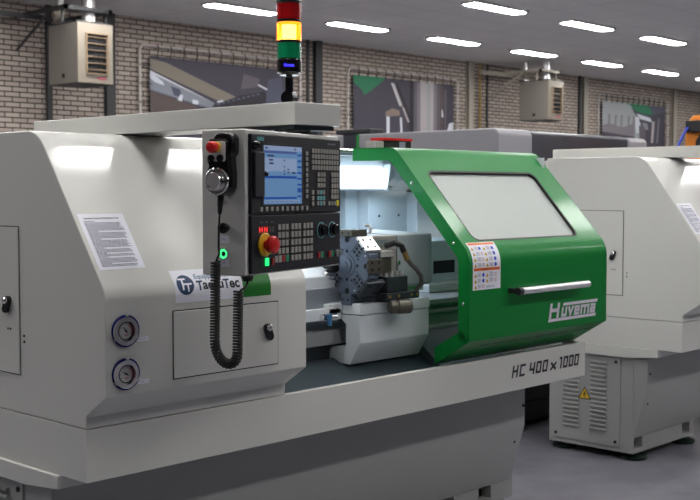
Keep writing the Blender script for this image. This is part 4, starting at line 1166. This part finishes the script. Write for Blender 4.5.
    MB().lathe(F(.063, 1.370, g + .006), Nn, [(.012, 0), (.012, .008), (.019, .010), (.0215, .013), (.0215, .022), (.018, .027), (.008, .029), (.001, .029)], 32).build('mushroom_button', 'red', eo)
    MB().slab([F(.066, 1.319, g), F(.080, 1.319, g), F(.080, 1.338, g), F(.066, 1.338, g)], Nn * .004).build('start_button', 'ledgreen', pc, bevel=.001)
    for u in (.344, .404):
        q = MB(); q.ring(F(u - .002, 1.396, g), Nn, .0185, .0215, .0006, 32, 'keyteal'); kb = q.build('override_scale', None, pc)
        q = MB(); q.lathe(F(u, 1.396, g), Nn, [(.0165, 0), (.0165, .003), (.0145, .005), (.0140, .013), (.012, .015), (.001, .015)], 28); q.build('override_knob', 'gloss_black', pc)
    q = MB(); q.lathe(F(.430, 1.333, g), Nn, [(.009, 0), (.009, .003), (.006, .004)], 18, 'alu'); q.obox(F(.430, 1.333, g + .009), U * .0015, Vector((0, 0, .007)), Nn * .006, 'alu'); q.build('key_switch', None, pc)
    MB().lathe(S(.004, 1.2985, -.015), (0, 0, -1), [(.014, 0), (.014, .006), (.0115, .008), (.0115, .012)], 20).build('cable_gland', 'rubber', pc)
    # side controls
    q = MB(); q.lathe(S(.052, 1.411, .0), -U, [(.009, 0), (.009, .004), (.012, .008), (.0135, .016), (.012, .021), (.006, .024), (.001, .0245)], 26); q.build('side_knob', 'gloss_black', pc)
    q = MB(); q.ring(S(.059, 1.350, 0), -U, .006, .0115, .004, 28, 'ledring'); q.lathe(S(.059, 1.350, 0), -U, [(.006, 0), (.006, .003), (.001, .0035)], 20, 'black'); q.ring(S(.059, 1.350, 0), -U, .0117, .0135, .005, 28, 'chrome'); q.build('power_button', None, pc)
    for (zz, tx) in ((1.384, 'Key'), (1.329, 'Power')):
        q = MB(); q.slab([S(.046, zz - .009, .0003), S(.074, zz - .009, .0003), S(.074, zz + .009, .0003), S(.046, zz + .009, .0003)], -U * .0006, 'white')
        vs_fn = lambda a, c_: S(.0 + (.120 - a), c_, .0013)
        put_text(q, tx, vs_fn, .055, zz - .0025, .010, .0055, 'greyink'); q.build('side_label', None, pc, smooth=False)
    return pc

def make_tower(T):
    c = (.410, -.36); zb = 1.7237
    b = MB(); b.lathe((c[0], c[1], zb), (0, 0, 1), [(.020, 0), (.020, .006), (.010, .010)], 20); st = b.build('signal_tower', 'gloss_black', T)
    MB().cyl((c[0] - .012, c[1] - .004, zb + .022), (c[0] + .014, c[1] + .004, zb + .022), .019, n=24).build('swivel_joint', 'gloss_black', st)
    MB().lathe((c[0], c[1], zb + .030), (0, 0, 1), [(.012, 0), (.012, .046), (.009, .050), (.009, .058)], 16).build('bracket', 'gloss_black', st)
    z = 1.812; r = .0325
    MB().cyl((c[0], c[1], z - .006), (c[0], c[1], z), .026, n=24).build('mount_ring', 'chrome', st)
    base = MB(); base.lathe((c[0], c[1], z), (0, 0, 1), [(r, 0), (r + .001, .002), (r + .001, .034), (r - .002, .037)], 36, 'gloss_black'); bo = base.build('tower_base', None, st)
    # lit blue print faces the camera side of the base, wrapped on the cylinder
    q = MB()
    def wrap(u, v):
        a = R(246) + u / r; return (c[0] + (r + .0016) * math.cos(a), c[1] + (r + .0016) * math.sin(a), v)
    a0 = -.024
    put_text(q, 'Huvema', wrap, a0, z + .014, .026, .009, 'blueglow', bold=.04)
    q.build('base_print', None, bo, smooth=False)
    z += .038
    for nm, h, m in (('green_lens', .041, 'lensgreen'), ('amber_lens', .047, 'lensamber'), ('red_lens', .043, 'lensred')):
        q = MB()
        n = 48; pts = []
        q.lathe((c[0], c[1], z), (0, 0, 1), [(r - .001, 0), (r, .001), (r, h - .001), (r - .001, h)], 40); q.build(nm, m, st)
        if nm == 'amber_lens': MB().cyl((c[0], c[1], z + .006), (c[0], c[1], z + h - .006), .017, n=20).build('lamp_core', 'lensamber2', st)
        z += h
        q = MB(); q.lathe((c[0], c[1], z), (0, 0, 1), [(r, 0), (r + .0012, .001), (r + .0012, .006), (r, .007)], 40); q.build('ring', 'gloss_black', st)
        z += .007
    MB().lathe((c[0], c[1], z), (0, 0, 1), [(r, 0), (r, .012), (r - .006, .018), (.001, .020)], 36).build('tower_cap', 'gloss_black', st)
    return st

def make_handheld():
    t = thing('handwheel_pendant', 'black handheld control with red stop button, silver dial and coiled cable on cabinet side', 'remote control', tuple(S(.048, 1.484, 0)))
    # holder bracket behind + body
    b = MB(); o0, o1 = .004, .046
    def rr(s0, s1, za, zb, rad, n=5):
        pts = []
        for cs, cz, a0 in ((s1 - rad, zb - rad, 0), (s0 + rad, zb - rad, 90), (s0 + rad, za + rad, 180), (s1 - rad, za + rad, 270)):
            for q in range(n + 1):
                a = R(a0 + 90 * q / n); pts.append((cs + rad * math.cos(a), cz + rad * math.sin(a)))
        return pts
    outl = [(.020, 1.612), (.026, 1.618), (.070, 1.618), (.076, 1.612), (.076, 1.566), (.071, 1.556), (.077, 1.542), (.0785, 1.520), (.073, 1.500), (.060, 1.488), (.040, 1.486), (.026, 1.492), (.018, 1.506), (.0175, 1.54), (.020, 1.56)]
    b.slab([S(s, z, o0) for s, z in outl], -U * (o1 - o0)); body = b.build('body', 'gloss_black', t, bevel=.005, seg=3)
    b = MB(); b.slab([S(s, z, .0008) for s, z in rr(.014, .066, 1.575, 1.632, .016)], -U * .034); b.build('holder', 'gloss_black', t, bevel=.004)
    b = MB(); b.slab([S(s, z, o1 + .0002) for s, z in rr(.023, .073, 1.566, 1.612, .005)], -U * .0015); b.build('face_plate', 'white_metal', t, bevel=.0005)
    b = MB(); b.lathe(S(.046, 1.598, o1 + .0017), -U, [(.012, 0), (.012, .008)], 24); b.build('collar', 'yellow', t)
    b = MB(); b.lathe(S(.046, 1.598, o1 + .0098), -U, [(.009, 0), (.0125, .003), (.0135, .008), (.0135, .016), (.011, .020), (.005, .022), (.001, .022)], 26); b.build('stop_button', 'red', t)
    for s in (.036, .061):
        MB().lathe(S(s, 1.573, o1 + .0017), -U, [(.0088, 0), (.0088, .004), (.0078, .006), (.001, .0065)], 20).build('selector_knob', 'gloss_black', t)
    b = MB(); c = (.0465, 1.520)
    b.lathe(S(*c, o1), -U, [(.0320, 0), (.0320, .004), (.030, .006)], 36); b.build('dial_ring', 'chrome', t)
    b = MB(); b.lathe(S(*c, o1 + .006), -U, [(.0200, 0), (.0210, .002), (.0210, .010), (.0195, .0120)], 36); hw = b.build('handwheel', 'chrome', t)
    b = MB(); b.lathe(S(*c, o1 + .0181), -U, [(.0193, 0), (.0191, .0012), (.001, .0014)], 36); b.build('handwheel_face', 'wheelface', hw)
    b = MB(); b.lathe(S(.056, 1.508, o1 + .018), -U, [(.0045, 0), (.0045, .008), (.001, .009)], 14); b.build('crank_peg', 'chrome', hw)
    # cable: strain relief, straight lead, coil, connector
    st = S(.050, 1.489, .025)
    MB().tube([S(.050, 1.489, .026), S(.051, 1.465, .028), S(.051, 1.445, .030)], [.0085, .0065, .005], 14).build('strain_relief', 'rubber', t)
    ctl = [S(.051, 1.45, .030), S(.053, 1.41, .031), S(.056, 1.37, .028), S(.060, 1.350, .020), S(.067, 1.340, .018), S(.072, 1.331, .016)]
    MB().tube(ctl, .0026, 8).build('cable', 'rubber', t)
    # coil centre line
    A = []
    for i in range(31): A.append((.0675 + .004 * i / 30, 1.333 - .185 * i / 30))
    for i in range(1, 41):
        a = math.pi * i / 40; A.append((.0395 + .032 * math.cos(a), 1.120 - .040 * math.sin(a) + .028 * (1 - i / 40) ))
    for i in range(1, 26): A.append((.0075 - .003 * i / 25, 1.120 + .145 * i / 25))
    pts = [S(s + .004, z, .018) for s, z in A]
    L = [0]
    for i in range(1, len(pts)): L.append(L[-1] + (pts[i] - pts[i - 1]).length)
    tot = L[-1]; pitch = .0068; n = int(tot / pitch * 12); coil = []; j = 1
    rc = .0098
    for k in range(n + 1):
        s = tot * k / n
        while j < len(L) - 1 and L[j] < s: j += 1
        a, b_ = pts[j - 1], pts[j]; tt = (s - L[j - 1]) / (L[j] - L[j - 1]); p = a.lerp(b_, tt); d = (b_ - a).normalized()
        e1 = U; e2 = d.cross(e1).normalized(); ph = 2 * math.pi * s / pitch
        coil.append(p + e1 * rc * math.cos(ph) + e2 * rc * math.sin(ph))
    MB().tube(coil, .0030, 6).build('coiled_cable', 'rubber', t)
    MB().tube([S(.006, 1.262, .018), S(.004, 1.268, .012), S(.001, 1.272, .0), S(.004, 1.278, -.012), S(.004, 1.285, -.015)], .003, 8).build('cable_tail', 'rubber', t)

# ------------------------------------------------------------------ assemble
build_room()
build_ceiling_lights()
build_banners()
build_hall_items()
T, hc = make_lathe()
make_door(T)
make_enclosure(T)
make_inside(T)
T2 = copy_tree(T)
T2['label'] = 'second grey machine tool standing to the right, louvred pedestal and yellow warning triangle'
T2.location = T.location + Vector((3.378, .022, 0))
make_beam(T)
make_beam(T2, .95, 3.378, .022)
make_pendant(T)
make_tower(T)
make_handheld()

# ------------------------------------------------------------------ world, camera
w = bpy.data.worlds.new('hall'); SC.world = w; w.use_nodes = True
w.node_tree.nodes['Background'].inputs[0].default_value = (.5, .5, .52, 1)
w.node_tree.nodes['Background'].inputs[1].default_value = 0.2

cam = bpy.data.cameras.new('camera'); co = bpy.data.objects.new('camera', cam); COL.objects.link(co)
cam.sensor_width = 36; cam.lens = 36 * 1140 / 700; cam.clip_end = 200; cam.clip_start = .05
psi = R(43.6); pitch = math.atan(60 / 1140)
fh = Vector((math.cos(psi), math.sin(psi), 0)); rt = Vector((math.sin(psi), -math.cos(psi), 0))
fw = fh * math.cos(pitch) + Vector((0, 0, -math.sin(pitch))); up = rt.cross(fw)
co.matrix_world = Matrix(((rt.x, up.x, -fw.x, -1.70), (rt.y, up.y, -fw.y, -2.594), (rt.z, up.z, -fw.z, 1.5), (0, 0, 0, 1)))
cam.dof.use_dof = True; cam.dof.focus_distance = 3.3; cam.dof.aperture_fstop = 9
SC.camera = co
SC.view_settings.view_transform = 'Standard'; SC.view_settings.look = 'None'
SC.view_settings.exposure = 0.75; SC.view_settings.gamma = 1; SC.view_settings.use_curve_mapping = False
